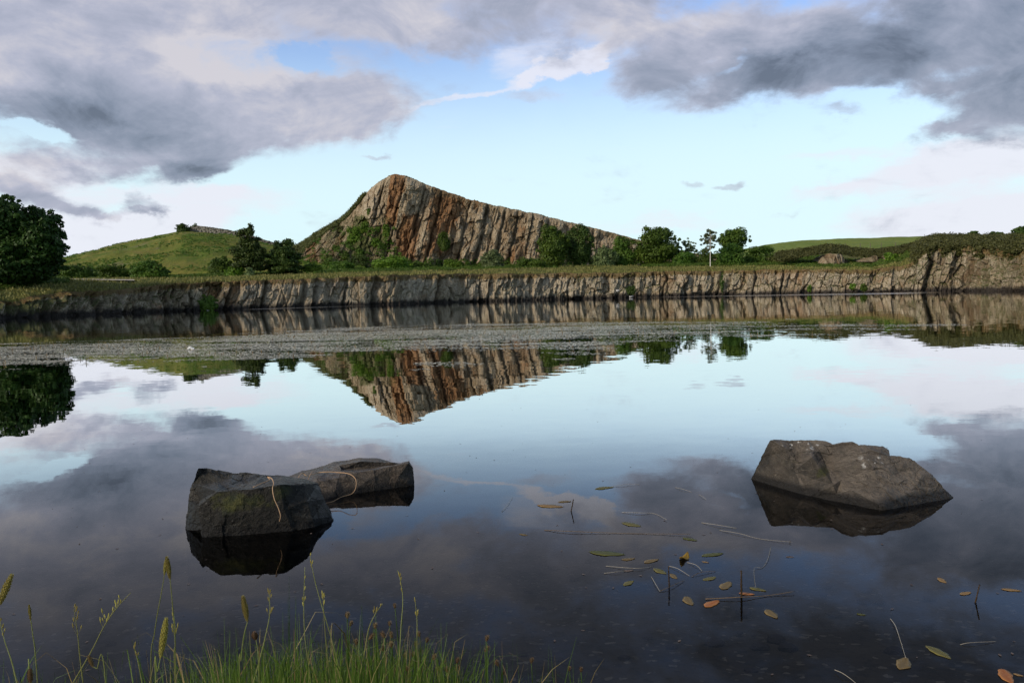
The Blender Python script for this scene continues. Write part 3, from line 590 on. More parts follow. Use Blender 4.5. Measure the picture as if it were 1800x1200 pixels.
# ---------------------------------------------------------------- the quarry cliff
CSX = np.array([455, 500, 520, 540, 560, 580, 600, 618, 635, 648, 660, 675, 690, 700, 712, 730, 745, 770, 800, 830, 860, 900, 950, 1000, 1030, 1060, 1110, 1160, 1200, 1260, 1330])
CSY = np.array([462, 444, 434, 423, 410, 398, 387.5, 374, 355, 340, 328, 317, 309, 306.5, 307.5, 313, 321, 330, 340.5, 350, 358, 366, 377, 390, 397, 405, 417.5, 431, 441, 452, 466])
def cliffD(px, t):          # plan depth of the face by bearing and relative height
    D0 = np.interp(px, [455, 520, 600, 640, 700, 1000, 1330], [176, 180, 184, 187, 188, 196, 206])
    back = np.interp(px, [455, 520, 600, 650, 700, 1330], [16, 22, 22, 12, 9, 5])
    return D0 + back * t ** np.interp(px, [520, 650], [1.0, 1.35])
def build_cliff():
    px = np.arange(455, 1330.1, .8); n = len(px); m_ = 190; t = np.linspace(0, 1, m_)
    cy = np.interp(px, CSX, CSY) + 2.3 * fbm(px / 8, 0 * px, 0, 15, 5, .6)
    by = np.interp(px, [455, 600, 800, 1000, 1330], [488, 482, 477, 472, 468]) + 3
    PX = np.repeat(px[:, None], m_, 1); Tt = np.repeat(t[None], n, 0)
    Dt = cliffD(px, 1.0); zt = P(px, cy, Dt)[:, 2]; zb = P(px, by, cliffD(px, 0.))[:, 2]
    Z = zb[:, None] + (zt - zb)[:, None] * Tt; H = Z - zb.mean()
    D = cliffD(PX, Tt); X = (P(PX, 0 * PX + 500, D))[..., 0]
    left = sstep(640, 600, PX) ; leftlow = sstep(.62, .30, Tt) * sstep(700, 600, PX); scree = np.clip(np.maximum(left * .9, leftlow), 0, 1)
    scree = np.maximum(scree, sstep(.12, .02, Tt) * .8)
    d, tint, crev = rockface('c', X, H, Z, None, None, 57, None, .22, (1.2, 3.6), .28, .34, 1.1, None, None)
    db, tintb, crevb = rockface('c', X * 1.3, H * 1.6, Z, None, None, 91, None, .3, (1.2, 2.6), .5, .4, 1.25, None, None)
    big = 2.6 * fbm((X - .22 * H) / 7, H / 22, 0, 34, 3)
    d = (d + big) * (1 - scree) + (db * .9 + big) * scree; tint = tint * (1 - scree) + tintb * scree; crev = crev * (1 - scree) + crevb * scree * .6
    for cpx, ht, wd_, dp in ((846, .45, 1.0, 1.6), (880, .4, .8, 1.5), (760, .5, .7, 1.5), (727, .6, .6, 1.3), (905, .5, .8, 1.3), (960, .5, .9, 1.4), (690, .6, .5, 1.0), (655, .7, .6, 1.2), (815, .5, .6, 1.2)):
        s0 = np.interp(cpx, px, X[:, int(ht * m_)]); h0 = 8.0; dd = (X - .22 * (H - h0)) - s0 + .5 * fbm(X / 3, H / 3, 0, cpx, 3)
        gg = np.exp(-(dd / (wd_ * .5)) ** 2) * (1 - scree); d = d - dp * gg; crev = np.maximum(crev, gg * .7)
    d = d * np.clip((1 - Tt) * 10, .1, 1)
    X2 = X + .12 * d; Y2 = D - d
    ppx = PX - (475 - (CY - (H * 0))) * 0
    sheared = PX + (Tt - .5) * -20
    ys = np.interp(PX, px, cy) * Tt + np.interp(PX, px, by) * (1 - Tt)         # picture height of each point, used only to lay out mineral staining
    def band(x0, x1, soft, y0, y1, lean=.16):
        xx = PX - lean * (400 - ys)
        return sstep(x0 - soft, x0 + soft, xx) * sstep(x1 + soft, x1 - soft, xx) * sstep(y0 - 15, y0 + 5, ys) * sstep(y1 + 18, y1 - 8, ys)
    rust = .17 + .40 * fbm((X - .2 * H) / 3.2, H / 7, 0, 71, 4) + .95 * band(680, 700, 4, 306, 395) + .55 * band(705, 742, 8, 380, 455) + .45 * band(750, 800, 10, 350, 450) + .15 * band(560, 610, 15, 420, 470, 0) + .28 * band(880, 930, 15, 400, 460) + .3 * band(800, 850, 14, 350, 400) + .45 * band(537, 560, 8, 415, 470, 0)
    moss = -.08 + .30 * fbm(X / 5, H / 5, 0, 81, 4) + .75 * band(625, 655, 8, 385, 440) + .65 * band(665, 690, 6, 388, 430) + .35 * band(640, 690, 14, 425, 470) + .25 * scree + .5 * sstep(.10, .03, Tt) * sstep(900, 800, PX)
    tint = tint + .12 * band(640, 660, 12, 330, 380) + .12 * band(840, 900, 20, 360, 440) - .1 * band(730, 790, 15, 330, 380)
    capmoss = sstep(.975, .995, Tt) * .6 * sstep(690, 760, PX); rust = rust + capmoss * .4; moss = moss + capmoss * .25
    Pm = np.stack([X2, Y2, Z], -1)
    bk = []
    for dd_, dz in ((3, -.2), (14, -2.2), (45, -9), (80, -20)):
        q = Pm[:, -1].copy(); f_ = (q[:, 1] + dd_) / q[:, 1]; q[:, 0] *= f_; q[:, 1] += dd_; q[:, 2] += dz; q[:, 2] = np.maximum(q[:, 2], 3); bk.append(q)
    bk = np.stack(bk, 1); Pall = np.concatenate([Pm, bk], 1); e = lambda a, v: np.concatenate([a, np.full((n, 4), v)], 1)
    o = mesh_obj('quarry_cliff', Pall.reshape(-1, 3), grid_faces(n, m_ + 4), M['cliff'], None,
                 {'tint': e(tint, .4), 'rust': e(rust, .1), 'moss': e(moss, .7), 'crev': e(crev, 0)}); o['kind'] = 'structure'
    return px, Pm, ys
CPX, CPM, CYS = build_cliff()
def cliff_pt(px_, py_):
    i = int(np.interp(px_, CPX, np.arange(len(CPX)))); j = int(np.argmin(np.abs(CYS[i] - py_))); return CPM[i, j]

# small outcrop above the right-hand bank
def outcrop(px0, px1, ytop_, ybot, D, seed, label):
    px = np.arange(px0, px1, .6); n = len(px); m_ = 34; t = np.linspace(0, 1, m_); u = (px - px0) / (px1 - px0)
    yt = ybot + (ytop_ - ybot) * np.clip(1 - (2 * u - 1) ** 2, 0, 1) ** .7 + 4.5 * fbm(px / 9, 0 * px, 0, seed, 3)
    PX = np.repeat(px[:, None], m_, 1); YP = ybot + 2 + (yt[:, None] - ybot - 2) * t[None]
    Dm = D + 2.5 * t[None] + 4 * (2 * u[:, None] - 1) ** 2; Pm = P(PX, YP, Dm)
    d, tint, crev = rockface('o', Pm[..., 0], Pm[..., 2], Pm[..., 2], None, None, seed, None, .25, (1.2, 2.8), .5, .8, .8, None, None)
    Pm[..., 1] -= d * .9
    q = Pm[:, -1].copy(); q[:, 1] += 4; q[:, 2] -= .4; q2 = q.copy(); q2[:, 1] += 3; q2[:, 2] -= 4; Pm = np.concatenate([Pm, q[:, None], q2[:, None]], 1); z = np.zeros((n, 2))
    cat_ = lambda a, v: np.concatenate([a, z + v], 1)
    o = thing1('rock_outcrop', Pm, grid_faces(n, m_ + 2), M['cliff'], {'tint': cat_(tint, .4), 'rust': cat_(.2 + 0 * tint, .2), 'moss': cat_(.05 + 0 * tint, .8), 'crev': cat_(crev, 0)})
    tag(o, label, 'outcrop', 'low rock outcrops above the right bank')
outcrop(1436, 1490, 444, 464, 158, 401, 'pale grey-brown rock outcrop under the dark heather, tallest of the low outcrops')
outcrop(1505, 1556, 450, 458, 158, 402, 'low brown broken rock outcrop right of the tallest low outcrop')
outcrop(1552, 1578, 444, 460, 156, 403, 'small rounded grey rock outcrop nearest the high right-hand rock face')

# ---------------------------------------------------------------- foliage
def leaves(C, Nn, size, rg, aspect=.6):
    n = len(C); Nn = Nn / (np.linalg.norm(Nn, axis=1)[:, None] + 1e-9)
    r = rg.normal(size=(n, 3)); A = np.cross(Nn, r); A /= np.linalg.norm(A, axis=1)[:, None] + 1e-9; B = np.cross(Nn, A)
    s = (size * rg.uniform(.6, 1.35, n))[:, None]
    V = np.stack([C - A * s, C - B * s * aspect, C + A * s, C + B * s * aspect], 1)
    return V.reshape(-1, 3), np.arange(n * 4).reshape(-1, 4)
def clump_leaves(clumps, n, size, rg, shell=.28, rnd=.75, upb=.25):
    cl = np.array(clumps, float); vol = (cl[:, 3] * cl[:, 4] + cl[:, 4] * cl[:, 5] + cl[:, 3] * cl[:, 5]); idx = rg.choice(len(cl), n, p=vol / vol.sum())
    d = rg.normal(size=(n, 3)); d /= np.linalg.norm(d, axis=1)[:, None]
    r = 1 - np.abs(rg.normal(0, shell, n)); r = np.clip(r, .1, 1.08)
    C = cl[idx, :3] + d * r[:, None] * cl[idx, 3:6]
    N_ = d * (1 / cl[idx, 3:6]); N_ /= np.linalg.norm(N_, axis=1)[:, None]; N_ = N_ + rnd * rg.normal(size=(n, 3)) * .6 + np.array([0, 0, upb])
    V, Fq = leaves(C, N_, size, rg); tn = hsh(idx, idx * 3, idx * 7, 5) * .6 + rg.random(n) * .4
    return V, Fq, np.repeat(tn, 4)
def crown_clumps(c, R, k, rg, size=.42, low=.0):
    out_ = [(c[0], c[1], c[2] - R[2] * .08, R[0] * .80, R[1] * .80, R[2] * .84)]
    if low >= 0: out_.append((c[0], c[1], c[2] - R[2] * .45, R[0] * .86, R[1] * .86, R[2] * .52))
    for i in range(k):
        d = rg.normal(size=3); d /= np.linalg.norm(d); d[2] = d[2] if d[2] > -.6 else d[2] * .5
        r = rg.uniform(.52, .82); s = size * rg.uniform(.6, 1.15) * (1.25 - r * .5)
        out_.append((c[0] + d[0] * r * R[0], c[1] + d[1] * r * R[1], c[2] + d[2] * r * R[2], s * R[0] * rg.uniform(.8, 1.2), s * R[1], s * R[2] * rg.uniform(.7, 1)))
    for i in range(int(k * 1.6)):                                      # small sprays that break the outline
        d = rg.normal(size=3); d /= np.linalg.norm(d); d[2] = abs(d[2]) * 1.0 - .15; r = rg.uniform(.86, 1.04); s = rg.uniform(.06, .15)
        out_.append((c[0] + d[0] * r * R[0], c[1] + d[1] * r * R[1], c[2] + d[2] * r * R[2], s * R[0], s * R[1], s * R[2] * .8))
    return out_
def branches(acc, base, top, tips, r0, rg):
    ax = curve([base, base + (top - base) * .5 + rg.normal(0, .02 * np.linalg.norm(top - base), 3), top], 10)
    acc.tube(ax, np.linspace(r0, r0 * .2, 10), 7)
    for tp in tips:
        f_ = rg.uniform(.35, .8); st = base + (top - base) * f_; mid = (st + np.array(tp)) / 2 + np.array([0, 0, .06 * np.linalg.norm(top - base)])
        acc.tube(curve([st, mid, tp], 6), np.linspace(r0 * .4 * (1 - f_ * .5), r0 * .08, 6), 5)
def tree(name, px0, px1, yt, yb, D, mat, n, leaf, seed, label, cat='tree', group=None, style='round', bark='bark', depth=1.0, yc=None, lowfrac=0.0, dz=0.0, extra=None):
    """yt, yb: picture rows of the crown's top and of the foot; the thing is built at distance D with its real size"""
    rg = np.random.default_rng(seed); pc = (px0 + px1) / 2; foot = P(pc, yb, D); foot[2] += dz; topz = P(pc, yt, D)[2]
    wid = (px1 - px0) / F * D; h = topz - foot[2]
    root = empty(name, foot); acc = Acc()
    crown_low = foot[2] + h * lowfrac; c = np.array([foot[0], D, (topz + crown_low) / 2]); R = (wid / 2, wid / 2 * depth, (topz - crown_low) / 2)
    if style == 'pine':
        cl = []; k = 9
        for i in range(k):
            f_ = (i + .5) / k; z = crown_low + (topz - crown_low) * f_; rr = wid / 2 * (1.05 - .62 * f_ ** 1.8) * rg.uniform(.85, 1.1); m_ = 9 if f_ < .7 else 5
            for j in range(m_):
                a = rg.uniform(0, 2 * math.pi); q = rr * rg.uniform(.35, .8); s_ = rr * rg.uniform(.30, .5)
                cl.append((c[0] + math.cos(a) * q, c[1] + math.sin(a) * q, z + rg.uniform(-.05, .08) * h, s_, s_, h * rg.uniform(.05, .10)))
        cl.append((c[0] + wid * .03, c[1], crown_low + h * .36, wid * .34, wid * .3, h * .34))
        cl.append((c[0], c[1], topz - h * .06, wid * .05, wid * .05, h * .06))
        V, Fq, tn = clump_leaves(cl, n, leaf, rg, .45, .9)
    elif style == 'cone':
        cl = [(c[0] + rg.normal(0, .08) * wid, c[1] + rg.normal(0, .08) * wid, crown_low + (topz - crown_low) * f_, wid / 2 * (1.02 - f_) ** .8 + .05, wid / 2 * (1.02 - f_) ** .8 + .05, h * .10) for f_ in np.linspace(.06, .96, 9)]
        V, Fq, tn = clump_leaves(cl, n, leaf, rg, .3, .8)
    elif style == 'airy':
        cl = []
        for i in range(70):
            d = rg.normal(size=3); d /= np.linalg.norm(d); r = rg.uniform(.15, 1.0) ** .7; s = rg.uniform(.08, .17)
            cl.append((c[0] + d[0] * r * R[0], c[1] + d[1] * r * R[1], c[2] + d[2] * r * R[2], s * R[0] * 1.2, s * R[1] * 1.2, s * R[2] * .8))
        V, Fq, tn = clump_leaves(cl, n, leaf, rg, .5, 1.0)
    else:
        cl = crown_clumps(c, R, 22 if wid > 5 else 12, rg, low=(0 if lowfrac < .1 else -1))
        if extra:
            cl = []
            for (ex, ey, erx, ery) in extra:
                q = P(ex, ey, D + rg.uniform(-2, 2)); cl += crown_clumps(q, (erx / F * D, erx / F * D * .9, ery / F * D), 14, rg, .3, -1)
        V, Fq, tn = clump_leaves(cl, n, leaf, rg)
    m_ = V[:, 2].reshape(-1, 4).min(1) > foot[2] - .25
    V = V.reshape(-1, 4, 3)[m_].reshape(-1, 3); tn = tn.reshape(-1, 4)[m_].ravel(); Fq = np.arange(len(V)).reshape(-1, 4)
    tips = [cl[i][:3] for i in rg.choice(len(cl), min(len(cl), 12), False)]
    br = max(.05, h * .022) * (1.0 if style != 'airy' else .55)
    branches(acc, foot - np.array([0, 0, .3]), np.array([foot[0] + rg.normal(0, .02) * wid, D, topz - h * .15]), tips, br, rg)
    acc.build('trunk', M[bark], True, root)
    part('crown', V, Fq, M[mat], root, {'tint': tn}, False)
    tag(root, label, cat, group); return root
def bush(px0, px1, yt, yb, D, mat, n, leaf, seed, label, cat='bush', group=None, name='bush', at=None):
    rg = np.random.default_rng(seed); pc = (px0 + px1) / 2; foot = P(pc, yb, D); topz = P(pc, yt, D)[2]; wid = (px1 - px0) / F * D; h = topz - foot[2]
    c = np.array([foot[0], D, foot[2] + h * .42]); R = (wid / 2, wid / 2 * .8, h * .58)
    cl = crown_clumps(c, R, 9, rg, .45); V, Fq, tn = clump_leaves(cl, n, leaf, rg)
    o = thing1(name, V, Fq, M[mat], {'tint': tn}, False, base=foot); tag(o, label, cat, group); return o

GT = 'trees on the bank below the cliff'; GB = 'bushes on the bank below the cliff'
tree('broadleaf_tree', -170, 112, 341, 497, 99, 'oak', 95000, .21, 1, 'big dark green round-crowned tree at the left edge of the lake', group=GT, lowfrac=.02, extra=[(10, 430, 104, 82), (62, 446, 58, 56), (56, 404, 52, 56), (2, 378, 56, 40), (-80, 418, 100, 84), (34, 468, 84, 34), (-90, 465, 90, 38), (72, 424, 44, 44)])
tree('pine_tree', 408, 472, 399, 486, 141, 'pine', 14000, .19, 2, 'dark spiky-topped pine left of the wide low pine', group=GT, style='pine', lowfrac=.14)
tree('pine_tree', 466, 536, 422, 484, 143, 'pine', 15000, .19, 3, 'wide low dark pine left of the cliff foot', group=GT, style='pine', lowfrac=.04)
tree('broadleaf_tree', 944, 1004, 393, 475, 172, 'green', 11000, .22, 4, 'tall green tree against the cliff, left one of the touching pair', group=GT, lowfrac=.03)
tree('broadleaf_tree', 990, 1046, 391, 474, 175, 'pine', 10000, .22, 5, 'tall dark tree against the cliff, right one of the touching pair', group=GT, lowfrac=.05)
tree('broadleaf_tree', 1108, 1196, 392.5, 472, 176, 'green', 17000, .22, 6, 'largest round dark green tree just right of the cliff', group=GT, lowfrac=.03)
tree('broadleaf_tree', 1196, 1226, 418, 468, 180, 'willow', 3600, .13, 7, 'small airy tree between the largest round tree and the white-trunked birch', group=GT, style='airy', lowfrac=.25)
tree('broadleaf_tree', 1174, 1202, 416, 470, 181, 'green', 3800, .13, 77, 'small open tree touching the right side of the largest round tree', group=GT, style='airy', lowfrac=.1)
tree('broadleaf_tree', 1262, 1319, 398, 466, 178, 'green', 6500, .20, 8, 'rounded tree with ragged top right of the white-trunked birch', group=GT, lowfrac=.28)
tree('birch_tree', 1231, 1266, 399, 471.5, 164, 'birch', 4200, .12, 9, 'slender birch with bare white trunk standing at the bank edge', group=GT, style='airy', bark='whitebark', lowfrac=.42)
tree('cliff_tree', 770, 793, 404, 443, 183, 'green', 2600, .20, 10, 'small dark green upright tree growing on the cliff face', group=None, lowfrac=.02)
for r_ in [
 (104, 168, 463, 492, 140, 'green', 5000, 'low dark green bush beside the big dark tree'),
 (158, 236, 464, 491, 150, 'green', 6000, 'long low green bush between the path and the grassy hill'),
 (228, 300, 460, 490, 139, 'green', 7000, 'rounded green bush at the right end of the gravel path'),
 (364, 408, 449, 486, 150, 'green', 4500, 'dark bush left of the spiky pine'),
 (396, 428, 468, 488, 140, 'bright', 2400, 'small light green bush at the foot of the spiky pine'),
 (432, 446, 470, 487, 136, 'willow', 700, 'tiny pale conical bush in front of the spiky pine'),
 (536, 564, 463, 481, 145, 'bright', 2200, 'small green bush right of the wide low pine'),
 (575, 620, 455, 481, 170, 'green', 3200, 'dark green bush at the foot of the rubble slope'),
 (606, 648, 447, 479, 178, 'pine', 3200, 'dark bush on the rubble slope left of the bright rounded bush'),
 (664, 730, 443, 480, 168, 'bright', 7500, 'bright green rounded bush at the foot of the cliff'),
 (726, 760, 462, 479, 170, 'green', 2200, 'small green bush right of the bright rounded bush'),
 (778, 812, 454, 478, 172, 'bright', 2200, 'green bush under the small tree on the cliff face'),
 (845, 888, 437, 476, 172, 'willow', 4200, 'pale grey-green willow bush in front of the cliff'),
 (905, 960, 452, 475, 168, 'green', 4200, 'low green bush left of the touching pair of tall trees'),
 (1040, 1084, 428, 473, 174, 'willow', 3600, 'greyish leafy bush right of the touching pair of tall trees'),
 (1070, 1122, 414, 472, 177, 'green', 6000, 'tall green bush left of the largest round tree'),
 (1180, 1222, 440, 470, 172, 'green', 3600, 'low green bush right of the largest round tree'),
 (1212, 1256, 436, 468, 178, 'green', 3600, 'dark green bush behind the birch trunk'),
 (1258, 1312, 427, 467, 168, 'green', 6000, 'rounded green bush right of the birch trunk'),
 (1306, 1366, 431, 466, 172, 'green', 5000, 'dark green bush at the left end of the right-hand heather ridge'),
 (1350, 1402, 440, 466, 170, 'heather', 3600, 'brownish bush at the start of the heather ridge'),
 (1556, 1576, 444, 458, 152, 'bright', 700, 'small bright green bush beside the high right-hand rock face'),
 (1786, 1806, 432, 446, 128, 'green', 900, 'green bush near the top of the right-hand rock face at the picture edge'),
]:
    bush(r_[0] - 3, r_[1] + 3, r_[2] - 1.5, r_[3], r_[4], r_[5], int(r_[6] * 1.35), .19, int(r_[0] * 7 + r_[2]), r_[7], 'bush', GB)
# bushes growing out of rock
for (a_, b_, y0_, y1_, D_, mt, n_, lb) in [(349, 383, 515, 544, 110.5, 'green', 2600, 'dark green bush growing at the waterline on the left bank'),
    (1100, 1119, 501, 517, 145.5, 'pine', 700, 'dull green bush low on the middle of the rock bank'), (1418, 1428, 499, 512, 143.5, 'green', 350, 'tiny green bush low on the bank, left one of two close together'),
    (1512, 1526, 497, 511, 138, 'green', 450, 'small green bush low on the bank near the high rock face'), (1492, 1506, 497, 508, 139, 'bright', 250, 'tiny bright bush low on the bank between two outcropping columns'),
    (1265, 1273, 476, 512, 149, 'pine', 260, 'narrow strip of green growing in a crack of the bank')]:
    bush(a_, b_, y0_, y1_, D_, mt, n_, .15, int(a_), lb, 'bush', 'bushes growing out of the rock bank')
for (x_, y_, wpx, hpx, mt, lb) in [(622, 412, 30, 28, 'bright', 'pale green bush on the left shoulder of the cliff'), (641, 398, 22, 22, 'bright', 'light green bush halfway up the cliff left of the orange streak'), (680, 404, 18, 22, 'bright', 'green shrub on a ledge just below the orange streak'),
    (649, 371, 9, 14, 'green', 'small dark shrub high on the cliff left of the orange streak'), (600, 403, 22, 14, 'heather', 'dark shrub on the upper left ridge of the cliff'), (592, 437, 14, 12, 'green', 'small bush in the rubble slope left of the cliff'),
    (607, 448, 18, 14, 'green', 'dark bush in the lower rubble slope'), (577, 460, 20, 12, 'green', 'low bush at the bottom of the rubble slope'), (632, 440, 14, 10, 'green', 'small shrub in the rubble below the pale green bush'),
    (660, 425, 16, 16, 'bright', 'leafy shrub at mid height on the left cliff face'), (687, 425, 10, 8, 'green', 'little shrub on a ledge under the orange streak')]:
    q = cliff_pt(x_, y_ + hpx / 2); D_ = q[1] - .4
    bush(x_ - wpx / 2, x_ + wpx / 2, y_ - hpx / 2, y_ + hpx / 2, D_, mt, int(60 + wpx * hpx * 3.2), .17, int(x_ + y_), lb, 'shrub', 'shrubs growing on the cliff', name='shrub')
# hilltop
bush(308, 336, 391, 409, 255, 'pine', 2200, .26, 301, 'dark wind-bent bush on top of the grassy hill', 'bush', 'bushes on the hilltops')
bush(334, 350, 392.5, 406, 262, 'willow', 700, .24, 302, 'small pale bush at the end of the hilltop wall', 'bush', 'bushes on the hilltops')
for x0_, x1_, y0_, y1_, lb in [(1700, 1721, 405, 417, 'small dark bush on the skyline above the right-hand heather'), (1738, 1750, 407, 416, 'left one of the two small skyline bushes near the right edge'), (1749, 1764, 407, 416, 'right one of the two small skyline bushes near the right edge'), (1776, 1815, 397.5, 416, 'dark rounded tree clump on the skyline at the right edge')]:
    bush(x0_, x1_, y0_, y1_, 190, 'pine', int((x1_ - x0_) * 90), .22, int(x0_), lb, 'bush', 'bushes on the hilltops')
bush(503, 520, 420, 436, 240, 'green', 900, .24, 303, 'small bush in the dip between the hill and the cliff', 'bush', 'bushes on the hilltops')

def scatter(name, mat, pts, size, n_per, leaf, seed, label, cat, up=1.0):
    rg = np.random.default_rng(seed); pts = np.asarray(pts); sz = np.asarray(size); idx = np.repeat(np.arange(len(pts)), n_per); n = len(idx)
    d = rg.normal(size=(n, 3)); d[:, 2] = np.abs(d[:, 2]); d /= np.linalg.norm(d, axis=1)[:, None]
    C = pts[idx] + d * sz[idx][:, None] * np.array([1, 1, up]) * rg.uniform(.5, 1.05, n)[:, None]
    V, Fq = leaves(C, d + .5 * rg.normal(size=(n, 3)), leaf, rg); tn = hsh(idx, idx, idx, 3) * .6 + .4 * rg.random(n)
    o = mesh_obj(name, V, Fq, M[mat], None, {'tint': np.repeat(tn, 4)}); tag(o, label, cat, kind='stuff'); return o
rg = np.random.default_rng(500)
# heather over the high right-hand rock face and along the ridge left of it
pts = []; sz = []
for i in range(2600):
    px = rg.uniform(1604, 1900); v = rg.uniform(0, 22) ; q = turf_pt(px, np.array(v)); q = q + np.array([0, 0, -.1]); pts.append(q); sz.append(rg.uniform(.35, .95) * (1.3 if v > 10 else 1))
for i in range(520):                                                    # spills down the top of the face
    px = rg.uniform(1606, 1830); i0 = int(np.interp(px, BPX, np.arange(len(BPX)))); q = TURF[i0, 0] + np.array([0, -rg.uniform(.1, .8), -rg.uniform(0, 1) ** 1.7 * 1.7]); pts.append(q); sz.append(rg.uniform(.25, .6))
for i in range(2300):
    px = rg.uniform(1365, 1612); yy = np.interp(px, [1365, 1390, 1430, 1455, 1475, 1500, 1540, 1580, 1612], [448, 443, 437, 432, 434, 439, 441, 436, 428]); y = yy + rg.uniform(0, 1) ** 1.4 * 12; D = 166 - (y - yy) * .35
    q = P(px, y, D); pts.append(q); sz.append(rg.uniform(.4, .9))
scatter('heather', 'heather', pts, sz, 26, .15, 11, 'dark brown-green heather covering the ridge and the top of the right-hand rock face', 'heather', .8)
# bracken and low green growth on the bank top
pts = []; sz = []
for i in range(3000):
    px = rg.uniform(1130, 1440); pts.append(turf_pt(px, np.array(rg.uniform(15, 26)))); sz.append(rg.uniform(.3, .7))
for i in range(2600):
    px = rg.uniform(540, 980); pts.append(turf_pt(px, np.array(rg.uniform(17, 31)))); sz.append(rg.uniform(.3, .8))
for i in range(900):
    px = rg.uniform(1400, 1600); pts.append(turf_pt(px, np.array(rg.uniform(9, 24)))); sz.append(rg.uniform(.3, .6))
for i in range(1400):
    px = rg.uniform(300, 470); pts.append(turf_pt(px, np.array(rg.uniform(20, 33)))); sz.append(rg.uniform(.3, .7))
for i in range(1200):
    px = rg.uniform(-60, 120); pts.append(turf_pt(px, np.array(rg.uniform(10, 22)))); sz.append(rg.uniform(.25, .6))
scatter('bracken', 'bracken', pts, sz, 18, .13, 12, 'green bracken and low scrub on the ground behind the rock bank', 'bracken', .8)
# rubble-slope scrub and ridge vegetation on the cliff's left shoulder
pts = []; sz = []
for i in range(1500):
    px = rg.uniform(500, 648); yy = np.interp(px, CSX, CSY); q = cliff_pt(px, yy + rg.uniform(0, 1) ** 1.6 * np.interp(px, [500, 560, 620, 648], [30, 14, 5, 2])); pts.append(q + np.array([0, -.3, -.1])); sz.append(rg.uniform(.3, .9))
for i in range(800):
    px = rg.uniform(650, 1200); yy = np.interp(px, CSX, CSY); q = cliff_pt(px, yy); pts.append(q + np.array([0, rg.uniform(0, 3), -.1])); sz.append(rg.uniform(.12, .32))
scatter('ridge_heather', 'heather', pts, sz, 20, .15, 13, 'dark heather and scrub along the ridge line of the cliff', 'heather', .8)
pts = []; sz = []
for i in range(750):
    px = rg.uniform(505, 700); py = rg.uniform(400, 480)
    if py < np.interp(px, CSX, CSY) + 12 or vn(px / 11, py / 9, 0, 44) < .52: continue
    q = cliff_pt(px, py); pts.append(q + np.array([0, -.5, 0])); sz.append(rg.uniform(.3, .8))
for i in range(700):
    px = rg.uniform(640, 1180); q = cliff_pt(px, np.interp(px, [640, 1180], [474, 466]) - rg.uniform(0, 1) ** 2 * 14); pts.append(q + np.array([0, -.5, 0])); sz.append(rg.uniform(.3, .8))
scatter('scrub', 'green', pts, sz, 22, .16, 14, 'patchy green scrub on the rubble slope and along the cliff foot', 'scrub', .9)
# grass tufts along the bank top and its brow
rg = np.random.default_rng(77); n = 26000
px = rg.uniform(-60, 1620, n); v = rg.uniform(0, 1, n) ** 1.3 * 22; B = turf_pt(px, v) + np.array([0, 0, -.05])
over = rg.random(n) < .12; B[over] += np.stack([0 * px, -rg.uniform(.1, .7, n), -rg.uniform(0, .9, n)], -1)[over]
hgt = rg.uniform(.12, .42, n); a = rg.uniform(0, 6.28, n); wv_ = np.stack([np.cos(a), np.sin(a), 0 * a], -1) * .10; tip = np.stack([rg.normal(0, .12, n), rg.normal(0, .12, n), hgt], -1)
V = np.stack([B - wv_, B + wv_, B + tip], 1).reshape(-1, 3)
o = mesh_obj('bank_grass', V, np.arange(n * 3).reshape(-1, 3), M['tuft'], None, {'tint': np.repeat(rg.random(n), 3)}); tag(o, 'dry yellowish grass along the top of the rock bank', 'grass', kind='stuff')
# tussocks on the grassy hill
rg = np.random.default_rng(78); ii = rg.integers(20, 560, 9000); jj = rg.integers(2, 60, 9000); pts = HILL[ii, jj]; keep = vn(pts[:, 0] / 7, pts[:, 1] / 11, 0, 3) > .5
scatter('hill_scrub', 'bracken', pts[keep], rg.uniform(.25, .8, keep.sum()), 9, .17, 15, 'tussocks and bracken dotted over the grassy hill', 'tussocks', .6)

# ---------------------------------------------------------------- stone wall on the hilltop, path, fence, white stones
rg = np.random.default_rng(31); acc = Acc()
def stone_box(acc, c, s, rg, a):
    V = np.array([[x, y, z] for x in (-1, 1) for y in (-1, 1) for z in (-1, 1)], float) * np.array(s) / 2; V += rg.normal(0, .12, V.shape) * np.array(s); th = rg.normal(0, .12)
    R = np.array([[math.cos(th), -math.sin(th), 0], [math.sin(th), math.cos(th), 0], [0, 0, 1]]); V = V @ R.T + c
    acc.add(V, [[0, 1, 3, 2], [4, 6, 7, 5], [0, 4, 5, 1], [2, 3, 7, 6], [0, 2, 6, 4], [1, 5, 7, 3]], a)
wx = np.interp
for pxv in np.arange(328, 560, 2.1):
    yv = wx(pxv, [328, 345, 360, 400, 440, 480, 520, 560], [406, 404, 405, 409.5, 418.5, 430, 436.5, 440]); D_ = wx(pxv, [328, 450, 560], [258, 256, 262]); hh = wx(pxv, [328, 350, 400, 440, 560], [.8, 1.2, 1.0, .8, .5])
    for k in range(4):
        q = P(pxv + rg.normal(0, .5), yv, D_); q[2] += -.6 + (k + .5) * (hh + .6) / 4; q[1] += rg.normal(0, .1)
        stone_box(acc, q, (rg.uniform(.4, .75), .8, (hh + .6) / 4 * rg.uniform(.9, 1.25)), rg, rg.random())
o = acc.build('stone_wall', M['drystone'], False); tag(o, 'old grey dry-stone wall running down the crest of the grassy hill', 'wall')
px = np.linspace(96, 236, 60); ya = np.interp(px, [96, 150, 236], [491.6, 492.0, 493.0])
a = P(px, ya, 118 + 0 * px); b = P(px, ya - 1.7, 121 + 0 * px); V = np.stack([a, b], 1)
for k_ in (0, 1): V[:, k_, 2] += .02
o = mesh_obj('path', V.reshape(-1, 3), grid_faces(60, 2), M['path']); o['kind'] = 'structure'
